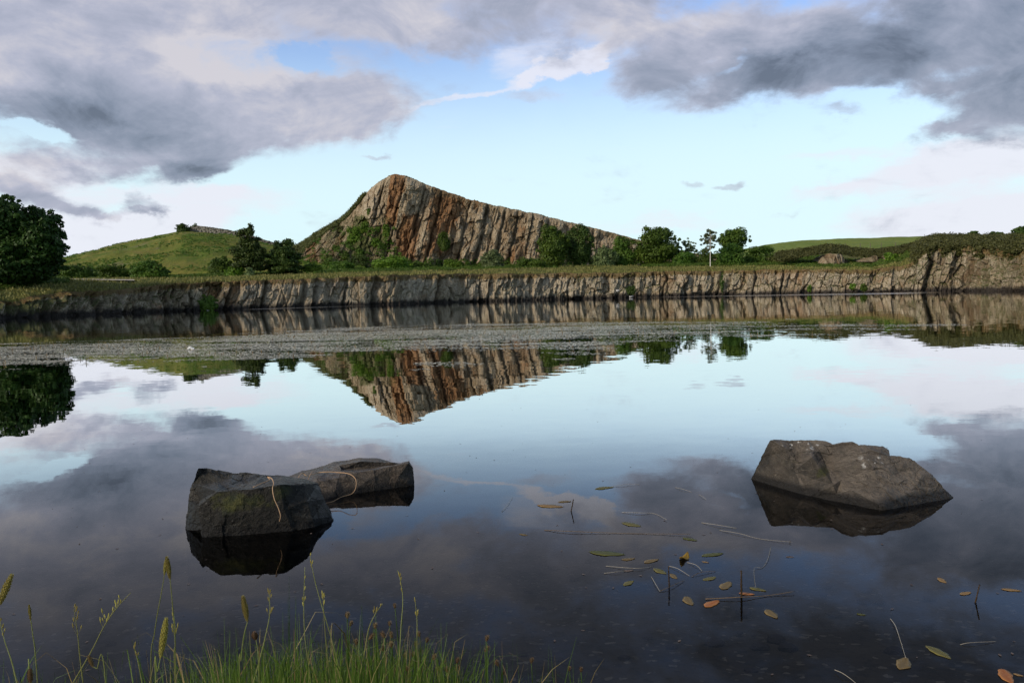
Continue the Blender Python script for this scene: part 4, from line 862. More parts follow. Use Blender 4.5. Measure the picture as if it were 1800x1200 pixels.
fa = empty('wire_fence', P(1530, 436, 215)); tag(fa, 'thin post-and-wire fence crossing the pasture behind the heather ridge', 'fence'); tops = []
for pxv in (1462, 1486, 1512, 1530, 1549, 1574, 1598):
    yb_ = wx(pxv, [1462, 1598], [438, 436]); q = P(pxv, yb_, 186); ac = Acc(); ac.tube([q + [0, 0, -.5], q + [.02, 0, 1.25]], [.07, .06], 6); ac.build('post', M['post'], True, fa); tops.append(q)
ac = Acc()
for z_ in (.4, .75, 1.1): ac.tube([q + [0, -.08, z_] for q in tops], .012, 4)
ac.build('wire', M['post'], True, fa)
def pebble(acc, c, r, rg, sq=(1, 1, .7)):
    import itertools
    th = np.linspace(0, 2 * math.pi, 9)[:-1]; V = [[0, 0, -1]] + [[math.cos(t_) * math.sin(p_), math.sin(t_) * math.sin(p_), -math.cos(p_)] for p_ in (.8, 1.57, 2.3) for t_ in th] + [[0, 0, 1]]
    V = np.array(V) * (1 + rg.normal(0, .13, (len(V), 1))) * r * np.array(sq) + c
    Fc = [[0, 1 + (j + 1) % 8, 1 + j] for j in range(8)] + [[1 + 8 * i + j, 1 + 8 * i + (j + 1) % 8, 9 + 8 * i + (j + 1) % 8, 9 + 8 * i + j] for i in (0, 1) for j in range(8)] + [[17 + j, 17 + (j + 1) % 8, 25] for j in range(8)]
    acc.add(V, Fc, rg.random())
for (x_, y_, r_, lb) in [(366, 544.5, .18, 'tiny white stone at the waterline under the dark green bush'), (1107.5, 521.5, .22, 'small white stone at the foot of the rock bank, left one of a touching pair'), (1110.8, 521.0, .20, 'small white stone at the foot of the rock bank, right one of a touching pair'), (1085.5, 511, .30, 'pale whitish stone on the lower rock bank left of the touching white pair')]:
    q = W(x_, y_, .08); q[1] = min(q[1], float(Dw(x_)) - 2.2); q = P(x_, y_, q[1] - .3); q[2] = max(q[2], .02); ac = Acc(); pebble(ac, q, r_, np.random.default_rng(int(x_))); o = ac.build('white_stone', M['wstone'], False); tag(o, lb, 'stone', 'white stones at the far waterline')
ac = Acc(); q = W(335.5, 614.5, 0); rg = np.random.default_rng(4)
for k in range(3): pebble(ac, q + np.array([(k - 1) * .06, 0, .03 + .03 * (k == 1)]), .06, rg, (1.2, 1, .75))
o = ac.build('floating_scrap', M['white'], False); tag(o, 'small crumpled white scrap floating among the pondweed on the left', 'scrap')

# ---------------------------------------------------------------- pondweed mat
def in_mat(px, py):
    up = np.interp(px, [-200, 0, 150, 330, 400, 520, 600, 900, 1200, 1330, 1420, 1500], [612, 606, 602, 596, 590, 582, 577, 570, 567, 568, 572, 572])
    lo = np.interp(px, [-200, 0, 130, 300, 480, 600, 800, 950, 1050, 1200, 1350, 1420, 1500], [652, 647, 637, 633, 627, 620, 615, 613, 603, 597, 581, 574, 573])
    return up, lo
rg = np.random.default_rng(9); N0 = 700000
X = rg.uniform(-26, 22, N0); Y = rg.uniform(18, 46, N0)
V3 = np.stack([X, Y, 0 * X], -1); rel = V3 - np.array([0, 0, CAMZ]); zc_ = rel @ FWD; px = CX + F * (rel @ RIGHT) / zc_; py = CY - F * (rel @ UP) / zc_
up, lo = in_mat(px, py); edge = np.minimum((py - up) / 9, (lo - py) / 18) + .25 * fbm(X / 5, Y / 1.2, 0, 47, 3)
nzv = fbm(X / 2.6, Y / 1.1, 0, 41, 4); nz2 = fbm(X / 2.2, Y / .30, 0, 43, 4, .6)
den = np.clip(edge + .12, 0, 1) * np.interp(px, [0, 950, 1100, 1250, 1420], [1.0, 1.0, .62, .42, .25]) * .50 + .65 * nzv + .95 * nz2
den = np.where(edge < -.25, -1, den)
for (ex, ey, rx_, ry_) in [(790, 641, 75, 5), (735, 650, 22, 2.2), (1010, 621, 62, 3.2), (1010, 612, 80, 4), (360, 645, 8, 1.2), (370, 661, 40, 1.5), (1330, 590, 60, 1.6), (1430, 588, 50, 1.2), (1150, 600, 100, 2.5), (1560, 579, 60, .9), (1390, 561, 12, .7), (990, 631, 26, 1.5), (215, 633, 60, 2)]:
    e_ = 1 - np.sqrt(((px - ex) / rx_) ** 2 + ((py - ey) / ry_) ** 2); den = np.maximum(den, np.where(e_ > 0, .28 * np.minimum(e_ * 3, 1) + .45 * nz2 + .25 * nzv, -1))
keep = (rg.random(N0) < np.clip(den * 1.5, 0, 1.0) * .55) & (px > -160) & (px < 1700); X, Y = X[keep], Y[keep]; n = len(X)
th = rg.uniform(0, math.pi, n); L = rg.uniform(.025, .065, n); Wd = L * rg.uniform(.35, .55, n)
angs = np.linspace(0, 2 * math.pi, 7)[:-1]; ca, sa = np.cos(th), np.sin(th); V = np.zeros((n, 6, 3)); tx, ty = rg.normal(0, .07, n), rg.normal(0, .07, n)
for k, g in enumerate(angs):
    lx, ly = L * math.cos(g), Wd * math.sin(g); wx_ = lx * ca - ly * sa; wy_ = lx * sa + ly * ca; V[:, k, 0] = X + wx_; V[:, k, 1] = Y + wy_; V[:, k, 2] = .006 + rg.uniform(0, .004, n) + np.abs(wx_ * tx + wy_ * ty) * .8
tn = rg.random(n) ** .8
fl = rg.random(n) < .012; ns = fl.sum(); bs = np.stack([X[fl], Y[fl], 0 * X[fl]], -1); hh = rg.uniform(.03, .10, ns)                     # upright brown flower spikes
aa = rg.uniform(0, 3.14, ns); wv_ = np.stack([np.cos(aa), np.sin(aa), 0 * aa], -1) * .009; tp = np.stack([rg.normal(0, .01, ns), rg.normal(0, .01, ns), hh], -1)
Vs = np.stack([bs - wv_, bs + wv_, bs + tp + wv_, bs + tp - wv_], 1).reshape(-1, 3)
o = mesh_obj('pondweed', V.reshape(-1, 3), np.arange(n * 6).reshape(-1, 6), M['pad'], None, {'tint': np.repeat(tn, 6)}); tag(o, 'wide pale mat of floating pondweed leaves across the lake', 'pondweed', kind='stuff')
o = mesh_obj('pondweed_spikes', Vs, np.arange(ns * 4).reshape(-1, 4), M['rushhead'], None, {'tint': np.repeat(rg.random(ns), 4)}); tag(o, 'short brown flower spikes standing out of the pondweed mat', 'flower spikes', kind='stuff')
print('pondweed', n, ns)

# ---------------------------------------------------------------- boulders: points measured on the photo, each at its own distance
def boulder(name, pts, hull, holes, mat, label, back, seed, sub=5, amp=.012, mossf=None, dropf=None, edges=()):
    """pts: (px, py, D); hull: indices of the outline, clockwise from upper left; the last 'holes' hull indices touch the water"""
    P3 = np.array([P(a_, b_, c_) for a_, b_, c_ in pts]); p2 = [Vector((a_, -b_)) for a_, b_, c_ in pts]
    hedges = [(hull[i], hull[(i + 1) % len(hull)]) for i in range(len(hull))]
    vs, es, fs, ov, oe, of_ = delaunay_2d_cdt(p2, hedges + list(edges), [list(hull)], 1, 1e-4)
    mp = [ov[i][0] for i in range(len(vs))]; tris = [[mp[i] for i in f] for f in fs]
    V = P3.tolist(); Fc = [list(t_) for t_ in tris]; low = set(holes); ring = {}
    for h_ in hull:
        q = P3[h_].copy()
        if h_ in low: q = q + np.array([0, -.03, 0]); q[2] = -.75
        else: q = q + np.array([0, back, 0]); q[2] = -.75
        ring[h_] = len(V); V.append(q.tolist())
    k = len(hull)
    for i in range(k):
        a_, b_ = hull[i], hull[(i + 1) % k]; Fc.append([a_, b_, ring[b_], ring[a_]])
    import bmesh
    bm = bmesh.new(); bv = [bm.verts.new(v_) for v_ in V]
    for f in Fc:
        try: bm.faces.new([bv[i] for i in f])
        except ValueError: pass
    bmesh.ops.triangulate(bm, faces=bm.faces); bmesh.ops.recalc_face_normals(bm, faces=bm.faces)
    for it in range(sub):
        lim = .30 / (1.75 ** it)
        ee = [e for e in bm.edges if e.calc_length() > lim * .55]
        if not ee: break
        bmesh.ops.subdivide_edges(bm, edges=ee, cuts=1, smooth=.05 if it < 2 else 0, use_grid_fill=True); bmesh.ops.triangulate(bm, faces=bm.faces)
    bmesh.ops.smooth_vert(bm, verts=bm.verts, factor=.04, use_axis_x=True, use_axis_y=True, use_axis_z=True)
    bm.normal_update(); co = np.array([v_.co[:] for v_ in bm.verts]); nn = np.array([v_.normal[:] for v_ in bm.verts])
    q = co * 1.0
    d = amp * 1.5 * fbm(q[:, 0] * 5, q[:, 1] * 5, q[:, 2] * 5, seed, 6, .6); rd = 1 - np.abs(fbm(q[:, 0] * 4 + 9, q[:, 1] * 4, q[:, 2] * 7, seed + 8, 3)); d = d - amp * .5 * np.clip((rd - .97) / .03, 0, 1)
    v1, v2, ux, uy, c7, c8, c9 = worley(q[:, 0] * 17 + q[:, 1] * 7, q[:, 2] * 19 + q[:, 1] * 9, seed + 5); d = d + amp * .55 * ((c7 - .5) + ux * (c8 - .5) * 1.6 + uy * (c9 - .5) * 1.6)
    w1, w2, ex, ey, ca_, cb_, cc_ = worley(q[:, 0] * 7 + q[:, 1] * 3, q[:, 2] * 8 + q[:, 1] * 4, seed + 3); d = d + amp * 1.1 * ((ca_ - .5) + ex * (cb_ - .5) * 1.6 + ey * (cc_ - .5) * 1.6)
    co = co + nn * d[:, None]
    for v_, c_ in zip(bm.verts, co): v_.co = c_
    me = bpy.data.meshes.new(name); base = np.array([co[:, 0].mean(), co[:, 1].mean(), 0.0])
    for v_ in bm.verts: v_.co = Vector(np.array(v_.co) - base)
    bm.to_mesh(me); nfv = len(me.vertices); bm.free()
    rel = co - np.array([0, 0, CAMZ]); zc2 = rel @ FWD; qx = CX + F * (rel @ RIGHT) / zc2; qy = CY - F * (rel @ UP) / zc2
    ms = mossf(co, nn, qx, qy) if mossf else np.zeros(nfv); dr = dropf(co, nn, qx, qy) if dropf else np.zeros(nfv)
    for an, av in (('moss', ms), ('droppings', dr)):
        a_ = me.attributes.new(an, 'FLOAT', 'POINT'); a_.data.foreach_set('value', np.asarray(av, dtype=np.float32))
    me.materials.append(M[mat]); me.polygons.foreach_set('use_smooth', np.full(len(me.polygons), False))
    o = bpy.data.objects.new(name, me); COL.objects.link(o); o.location = base; tag(o, label, 'boulder', 'boulders standing in the shallow water'); return o

# front-left boulder
A = [(349.8, 822.2, 6.34), (363, 822, 6.40), (410, 831, 6.46), (433, 830, 6.5), (464, 834, 6.52), (497, 835.5, 6.55), (522, 838.8, 6.6), (558, 849, 6.5), (571, 877, 6.35), (583.7, 907.8, 6.2), (587.5, 919, 6.17),
     (555.6, 932, 6.02), (514.7, 938, 5.93), (430, 946, 5.86), (357, 951, 5.82), (352, 937, 6.02), (326.8, 932, 6.05), (330.7, 878.4, 6.12), (339, 850, 6.28),
     (349.8, 878.4, 6.12), (348.6, 888, 5.88), (381.8, 863.6, 5.90), (443, 859.8, 5.92), (491.7, 851.3, 5.98), (535, 852, 6.16), (430, 848, 6.32), (383, 845, 6.30), (400, 860, 6.10), (355, 930, 5.84), (445, 900, 5.87), (500, 895, 5.93), (540, 880, 6.08), (395, 905, 5.83), (480, 845, 6.38), (516, 905, 5.97), (549, 912, 6.03)]
hullA = list(range(0, 19))
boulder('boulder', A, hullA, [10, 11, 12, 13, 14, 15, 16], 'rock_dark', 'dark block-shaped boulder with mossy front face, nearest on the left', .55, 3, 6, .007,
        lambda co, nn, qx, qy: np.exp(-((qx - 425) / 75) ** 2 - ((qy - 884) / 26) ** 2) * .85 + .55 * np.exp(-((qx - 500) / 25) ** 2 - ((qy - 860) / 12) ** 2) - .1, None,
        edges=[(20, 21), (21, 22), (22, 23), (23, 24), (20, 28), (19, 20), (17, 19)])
# slab behind it
Bp = [(505, 838, 7.35), (533, 827, 7.5), (571, 817, 7.55), (586, 811, 7.6), (629.7, 805, 7.7), (670.6, 805.6, 7.7), (688, 811, 7.6), (690, 812.5, 7.46), (705, 813.5, 7.5), (719, 810, 7.45), (725.5, 820.9, 7.38), (728, 856, 7.28),
      (690, 862, 7.18), (645, 867, 7.07), (610, 872, 6.98), (572, 882, 6.84), (540, 876, 6.85), (520, 858, 6.95), (555.6, 846.4, 6.98), (593.9, 840, 7.05), (634.8, 829, 7.15), (690, 819, 7.27), (717, 814.5, 7.3), (634, 810.5, 7.41), (638, 820, 7.43), (660, 819.5, 7.44), (600, 828, 7.16), (560, 835, 7.12), (640, 848, 7.08), (700, 838, 7.22), (590, 860, 6.95), (662, 811.5, 7.44), (690, 817.5, 7.45), (596, 818, 7.38), (600, 825, 7.36)]
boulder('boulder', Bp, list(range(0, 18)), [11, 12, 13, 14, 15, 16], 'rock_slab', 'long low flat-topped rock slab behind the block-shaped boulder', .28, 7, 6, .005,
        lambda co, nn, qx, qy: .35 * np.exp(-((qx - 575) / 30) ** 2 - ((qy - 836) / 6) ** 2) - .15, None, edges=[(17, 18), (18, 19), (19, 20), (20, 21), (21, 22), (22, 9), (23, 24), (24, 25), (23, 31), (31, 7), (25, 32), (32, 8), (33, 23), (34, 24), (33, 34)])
# right boulder
Cp = [(1354.2, 772.7, 7.06), (1383, 773.8, 7.05), (1420, 773.5, 7.02), (1451, 775, 6.97), (1463.8, 781, 6.90), (1481, 778, 6.82), (1497.7, 777.5, 6.78), (1510.5, 782, 6.74), (1551, 784, 6.72), (1562, 791, 6.70), (1564, 801.5, 6.62), (1598, 803, 6.62), (1628, 826, 6.56), (1655, 852, 6.49), (1668, 866, 6.46), (1684, 882, 6.42),
      (1640, 892, 6.30), (1595, 899, 6.20), (1549, 903, 6.12), (1510, 895, 6.25), (1472, 888, 6.38), (1416, 875, 6.60), (1360, 857, 6.95), (1319.5, 846, 7.22), (1321, 838, 7.22), (1335, 808, 7.15),
      (1378.7, 786.7, 6.94), (1397, 826, 6.80), (1412, 866, 6.64), (1427.7, 804, 6.74), (1430, 842, 6.68), (1465, 852, 6.46), (1451, 814.7, 6.80), (1481, 798, 6.74), (1523, 817, 6.50), (1521, 840, 6.42), (1480, 842, 6.54), (1535, 882, 6.18), (1550, 890, 6.13), (1545, 800, 6.60), (1580, 830, 6.50), (1600, 865, 6.33), (1470, 868, 6.44), (1405, 795, 6.93), (1560, 850, 6.36), (1500, 862, 6.36), (1440, 790, 6.90)]
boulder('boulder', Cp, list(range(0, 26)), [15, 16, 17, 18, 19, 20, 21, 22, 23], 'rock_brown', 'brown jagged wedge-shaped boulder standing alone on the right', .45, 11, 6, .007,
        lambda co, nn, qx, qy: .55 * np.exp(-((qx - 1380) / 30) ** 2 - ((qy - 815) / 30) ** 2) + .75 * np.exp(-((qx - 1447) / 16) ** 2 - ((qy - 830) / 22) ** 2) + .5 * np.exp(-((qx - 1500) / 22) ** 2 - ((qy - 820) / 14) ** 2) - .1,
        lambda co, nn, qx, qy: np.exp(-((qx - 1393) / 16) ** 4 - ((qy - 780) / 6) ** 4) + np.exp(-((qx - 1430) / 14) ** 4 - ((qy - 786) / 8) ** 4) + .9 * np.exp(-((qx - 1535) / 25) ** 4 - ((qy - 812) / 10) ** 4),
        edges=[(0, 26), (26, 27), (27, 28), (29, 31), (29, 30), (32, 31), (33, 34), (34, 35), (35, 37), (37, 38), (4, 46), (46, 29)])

# ---------------------------------------------------------------- straws lying over the left boulders
def stem_thing(name, pts3, r, mat, label, cat, group=None, n=16, sides=6):
    ac = Acc(); c = curve(pts3, n); ac.tube(c, np.linspace(r, r * .6, len(c)), sides); o = ac.build(name, M[mat]); tag(o, label, cat, group); return o
GS = 'dry straws caught on the left boulders'
stem_thing('dry_straw', [P(445.5, 856, 5.90), P(460, 849, 6.05), P(474, 843, 6.2), P(470, 838, 6.25), P(478, 841, 6.12), P(481, 850, 5.98), P(479, 858, 5.90), P(482, 876, 5.85), P(489, 892, 5.84), P(493, 906, 5.82), P(491, 916, 5.82)], .0042, 'straw', 'orange straw hanging down the front of the block-shaped boulder', 'straw', GS, 40)
stem_thing('dry_straw', [P(525, 838, 6.55), P(532, 831, 6.9), P(540, 836, 6.9), P(556, 831, 7.1), P(575, 829, 7.1), P(594, 830, 7.1), P(612, 832, 7.0), P(624, 840, 6.92), P(626, 854, 6.9), P(619, 867, 6.88), P(600, 873, 6.8), P(585, 881, 6.72), P(571, 884, 6.7)], .0040, 'straw', 'long looped straw curving over the edge of the low slab', 'straw', GS, 46)
stem_thing('dry_straw', [P(542, 842, 6.7), P(547, 831, 6.95), P(552, 828, 7.1)], .0035, 'straw', 'short upright straw between the two left boulders', 'straw', GS, 8)

# ---------------------------------------------------------------- floating leaves and stems in the shallows
def leaf_thing(px, py, Lpx, ang, mat, label, wr=.36, z=.006, curl=.0):
    c = W(px, py, z); D = c[1]; e = W(px + 10 * math.cos(math.radians(ang)), py + 10 * math.sin(math.radians(ang)), z) - c
    L = .88 * Lpx / 10 * np.linalg.norm(e); L = min(L, .26); e = e / np.linalg.norm(e); s_ = np.array([-e[1], e[0], 0]); k = 13; V = []; Fc = []; lim_ = math.sin(px * 1.7 + py) * .4
    wr = wr * (1 if Lpx > 40 else 1.15)
    for i in range(k):
        u = i / (k - 1); w_ = L * wr * .5 * math.sin(math.pi * u ** .85) ** .8 + .0006; x = (u - .5) * L
        for j, vv in enumerate((-1, -.5, 0, .5, 1)):
            V.append(c + e * x + e * (lim_ * (u - .5) * abs(vv) * w_) + s_ * (lim_ * .35 * L * (u - .5) ** 2) + s_ * w_ * vv * (1 + .16 * math.sin(7 * u + j + px) + .08 * math.sin(19 * u + py)) + np.array([0, 0, abs(vv) * w_ * .03 + curl * (2 * u - 1) ** 2 * L + .0006 * math.sin(9 * u + px)]))
    for i in range(k - 1):
        for j in range(4): Fc.append([i * 5 + j, i * 5 + j + 1, (i + 1) * 5 + j + 1, (i + 1) * 5 + j])
    V = np.array(V); n0 = len(V); V2 = V - np.array([0, 0, .0009]); Fc += [[b + n0 for b in f[::-1]] for f in Fc]
    rim = [j for j in range(5)] + [i * 5 + 4 for i in range(1, k)] + [(k - 1) * 5 + j for j in (3, 2, 1, 0)] + [i * 5 for i in range(k - 2, 0, -1)]
    Fc += [[rim[i], rim[(i + 1) % len(rim)], rim[(i + 1) % len(rim)] + n0, rim[i] + n0][::-1] for i in range(len(rim))]
    tn = [abs((i % 5) - 2) / 2 * .6 + .3 for i in range(n0)] * 2
    o = thing1('floating_leaf', np.concatenate([V, V2]), Fc, M[mat], {'tint': tn}, True); tag(o, label, 'leaf', 'leaves floating in the shallows'); return o
LF = [(920, 939, 17, 10, 'lf_brown', 'small brown leaf floating alone, farthest left of the floating leaves'), (993, 881, 28, -3, 'lf_brown', 'narrow brown leaf touching the thin upright stalk farthest from the shore'),
 (967, 889, 54, 4, 'lf_tan', 'long tan leaf left of the stalk farthest from the shore'), (1062, 857, 38, -6, 'lf_olive', 'narrow olive leaf floating farthest out on the lake'), (1110, 921, 40, 12, 'lf_olive', 'olive leaf lying above the long straight floating stem'),
 (1213, 947, 30, 12, 'lf_green', 'short green leaf just below the long straight floating stem'), (1067, 972, 74, 5, 'lf_green', 'longest thin green leaf at the left end of the leaf cluster'), (1253, 974, 44, -8, 'lf_green', 'pointed green leaf right of the curled dark leaf'),
 (1105, 982, 28, -5, 'lf_brown', 'narrow brown leaf touching the longest thin green leaf'), (1145, 985, 30, -15, 'lf_brown', 'broad dull brown leaf left of the curled dark leaf'), (1105, 1002, 20, -5, 'lf_pink', 'round faded pinkish leaf at the left of the leaf cluster'),
 (1105, 1024, 22, -25, 'lf_olive', 'yellowish leaf below the round pinkish leaf'), (1203, 981, 17, -40, 'lf_dark', 'small curled dark leaf with yellow patches'), (1248, 1016, 26, -15, 'lf_olive', 'oval olive leaf left of the red-brown upright stalk'),
 (1277, 1028, 22, -45, 'lf_brown', 'oval brown leaf beside the red-brown upright stalk'), (1210, 1055, 22, 55, 'lf_brown', 'brown leaf tilted down between two upright stalks'), (1252, 1060, 30, -28, 'lf_orange', 'bright orange leaf at the end of the straight tan stem'),
 (1313, 1043, 32, 5, 'lf_orange', 'reddish leaf at the foot of the red-brown upright stalk'), (1332, 1035, 35, 12, 'lf_olive', 'narrow olive leaf right of the red-brown upright stalk'), (1356, 1078, 28, 42, 'lf_brown', 'brown pointed leaf below the straight tan stem'),
 (1655.6, 1019, 19, 35, 'lf_tan', 'small tan leaf farthest out in the right corner'), (1698, 1042, 21, -15, 'lf_tan', 'tan leaf with a dark spot left of the rightmost upright stalk'), (1778, 1036, 42, 6, 'lf_tan', 'narrow orange-tan leaf at the right edge of the photo'),
 (1514, 1079, 19, 8, 'lf_green', 'small yellow-green ragged leaf in the dark water on the right'), (1589, 1165, 27, -60, 'lf_brown', 'brown oval leaf at the lower end of the thin white stem'), (1650, 1145, 58, 28, 'lf_olive', 'largest olive-brown leaf in the lower right corner'),
 (1768, 1187, 36, 55, 'lf_orange', 'dark red leaf at the lower right edge'), (1790, 1185, 22, 15, 'lf_tan', 'partly cut-off tan leaf at the lower right corner'), (1389, 978, 17, 2, 'lf_pink', 'small pale leaf floating below the right boulder'), (1160, 1003, 28, 25, 'lf_olive', 'narrow olive leaf in the middle of the leaf cluster'),
 (1240, 987, 14, 10, 'lf_tan', 'tiny tan leaf under the pointed green leaf'), (1184, 1012, 16, 40, 'lf_brown', 'tiny brown leaf beside the left upright stalk')]
for l in LF: leaf_thing(*l[:4], l[4], l[5], z=.0022, curl=.25 if l[4] == 'lf_dark' else .003)
GF = 'stems floating or sunk in the shallows'
ST = [('st_brown', .003, .004, [(957, 930), (1010, 933), (1110, 937), (1215, 938)], 'long straight brown stem floating left of the leaf cluster'), ('st_pale', .0025, .004, [(1093, 899), (1125, 901), (1150, 903), (1172, 912)], 'pale stem with a bent tip above the long straight brown stem'),
 ('st_pale', .0025, .004, [(1233, 917), (1262, 921), (1295, 929)], 'straight pale stem left of the right boulder reflection'), ('st_pale', .002, .004, [(1265, 932), (1300, 938), (1335, 946), (1393, 953)], 'longest pale stem under the right boulder'), ('st_brown', .0035, .006, [(1240, 1053), (1300, 1050), (1350, 1045), (1396, 1038)], 'straight tan stem lying across the foot of the red-brown stalk'),
 ('st_brown', .004, -.03, [(1305, 1050), (1400, 1072), (1440, 1085), (1500, 1110), (1590, 1152)], 'long sunken brown stem running to the lower right'), ('st_pale', .0028, .005, [(1565, 1086), (1575, 1100), (1584, 1125), (1592, 1155)], 'thin white stem leading down to the brown oval leaf'),
 ('st_brown', .003, -.02, [(1250, 1063), (1249, 1090), (1245, 1130), (1236, 1180)], 'sunken brown stem hanging straight down from the bright orange leaf'), ('st_pale', .002, .004, [(1355, 960), (1352, 980), (1342, 996), (1325, 998), (1328, 1032)], 'thin angled pinkish stem above the narrow olive leaf'),
 ('st_pale', .0025, .005, [(1145, 1014), (1153, 1026), (1160, 1038)], 'short pale stem left of the left upright stalk'), ('st_brown', .0028, .005, [(1160, 1038), (1180, 1030), (1203, 1019)], 'short tan stem meeting the foot of the left upright stalk'), ('st_brown', .005, -.05, [(1450, 1078), (1490, 1079), (1520, 1070), (1545, 1052), (1562, 1030)], 'dark sunken arc-shaped stem right of centre'),
 ('st_brown', .004, -.05, [(1430, 975), (1478, 984), (1510, 1000), (1535, 1022)], 'dim sunken stem below the right boulder'), ('st_brown', .004, -.03, [(1714, 1057), (1740, 1078), (1775, 1120), (1800, 1160)], 'sunken stem running from the rightmost upright stalk to the corner'), ('st_pale', .002, .004, [(1688, 1131), (1705, 1128), (1752, 1126)], 'thin pale stem above the largest olive-brown leaf'),
 ('st_pale', .0022, .004, [(1075, 854), (1098, 851), (1125, 850)], 'thin pale stem beside the leaf farthest out'), ('st_pale', .0022, .004, [(1187, 856), (1200, 858), (1216, 863)], 'short pale stem left of the right boulder, farthest out'), ('st_pale', .002, .004, [(1228, 868), (1236, 871), (1241, 877)], 'tiny bent pale stem left of the right boulder'),
 ('st_pale', .002, .004, [(882, 898), (890, 888), (901, 874)], 'tiny slanted pale stem farthest left'), ('st_pale', .0025, .004, [(1176, 994), (1192, 1000), (1212, 1012)], 'pale stem crossing behind the left upright stalk'), ('st_pale', .0025, .004, [(1208, 988), (1222, 992), (1234, 1004)], 'curved pale stem right of the curled dark leaf'),
 ('st_brown', .0025, .004, [(1216, 1014), (1235, 1006), (1258, 1005)], 'tan stem above the oval olive leaf'), ('st_pale', .002, .004, [(1062, 1006), (1085, 1003), (1100, 1003)], 'pale stem left of the round pinkish leaf'), ('st_pale', .002, .004, [(1065, 995), (1120, 997), (1148, 994)], 'thin pale stem crossing the middle of the leaf cluster'),
 ('st_brown', .003, -.02, [(1520, 1087), (1560, 1093), (1620, 1096)], 'faint sunken stem near the yellow-green leaf'), ('st_brown', .003, -.02, [(1600, 1160), (1650, 1178), (1700, 1186), (1780, 1192)], 'sunken stem running along the lower right edge'), ('st_pale', .0025, .01, [(1467, 1177), (1480, 1183), (1495, 1192), (1506, 1200)], 'pale curved blade at the bottom edge right of centre'),
 ('st_brown', .002, -.02, [(1195, 1103), (1230, 1112), (1245, 1116)], 'dim sunken stem crossing the straight hanging one'), ('st_brown', .003, -.03, [(1100, 1058), (1150, 1050), (1210, 1050)], 'dim sunken stem left of the orange leaf'), ('st_brown', .003, -.03, [(1655, 1035), (1690, 1037), (1714, 1057)], 'sunken stem joining the spotted tan leaf to the stalk')]
for mt, r, z, pl_, lb in ST: stem_thing('drifting_reed', [W(a_ + (1.5 * math.sin(a_ * .7 + i_) if 0 < i_ < len(pl_) - 1 else 0), b_ + 1.2 * math.cos(b_ + i_ * 2), z + (.006 if i_ % 2 else -.002) * (z > 0)) for i_, (a_, b_) in enumerate(pl_)], r * .62, mt, lb, 'reed', GF, 18)
GK = 'stalks standing up out of the shallow water'
for (bx_, by_, tx_, ty_, r, mt, lb) in [(1004, 898, 1008, 877, .0055, 'st_dark', 'short leaning dark stalk standing farthest from the shore'), (1176.5, 1029, 1175, 994, .005, 'st_dark', 'thin dark stalk left of the red-brown stalk'), (1303.5, 1047, 1303, 1002, .007, 'st_dark', 'thick red-brown stalk standing beside the reddish leaf'), (1714.5, 1058, 1722, 1027, .0055, 'st_dark', 'leaning reddish stalk nearest the right edge'), (1388.5, 953, 1389, 949, .003, 'st_dark', 'tiny dark stub standing below the right boulder')]:
    b_ = W(bx_, by_, 0); t_ = P(tx_, ty_, b_[1]); stem_thing('water_plant', [b_ + (b_ - t_) * .7, b_, t_], r, mt, lb, 'water plant', GK, 8, 8)
# floating specks
rg = np.random.default_rng(66); n = 240; X = rg.uniform(-4.5, 6, n); Y = rg.uniform(3.4, 12, n); X = X * Y / 7; r = rg.uniform(.002, .007, n); th = rg.uniform(0, 6.28, n)
V = np.stack([np.stack([X + r * np.cos(th + k * 1.57) * (1 if k % 2 else 2.2), Y + r * np.sin(th + k * 1.57) * (1 if k % 2 else 2.2), .003 + 0 * X], -1) for k in range(4)], 1)
o = mesh_obj('floating_debris', V.reshape(-1, 3), np.arange(n * 4).reshape(-1, 4), M['lf_pink'], None, {'tint': np.repeat(rg.random(n), 4)}); tag(o, 'tiny pale bits of debris floating on the near water', 'debris', kind='stuff')
# pebbles on the bed
rg = np.random.default_rng(67); ac = Acc()
for i in range(380):
    y = rg.uniform(3.2, 9); x = rg.uniform(-.75, .78) * y; z = float(np.interp(y, [2.8, 4.5, 8, 14], [-.10, -.28, -.62, -1.2])); pebble(ac, np.array([x, y, z]), rg.uniform(.008, .045), rg, (1.3, 1, .5))
o = ac.build('bed_pebbles', M['lf_pink'], False); tag(o, 'small stones scattered on the brown lake bed under shallow water', 'pebbles', kind='stuff')

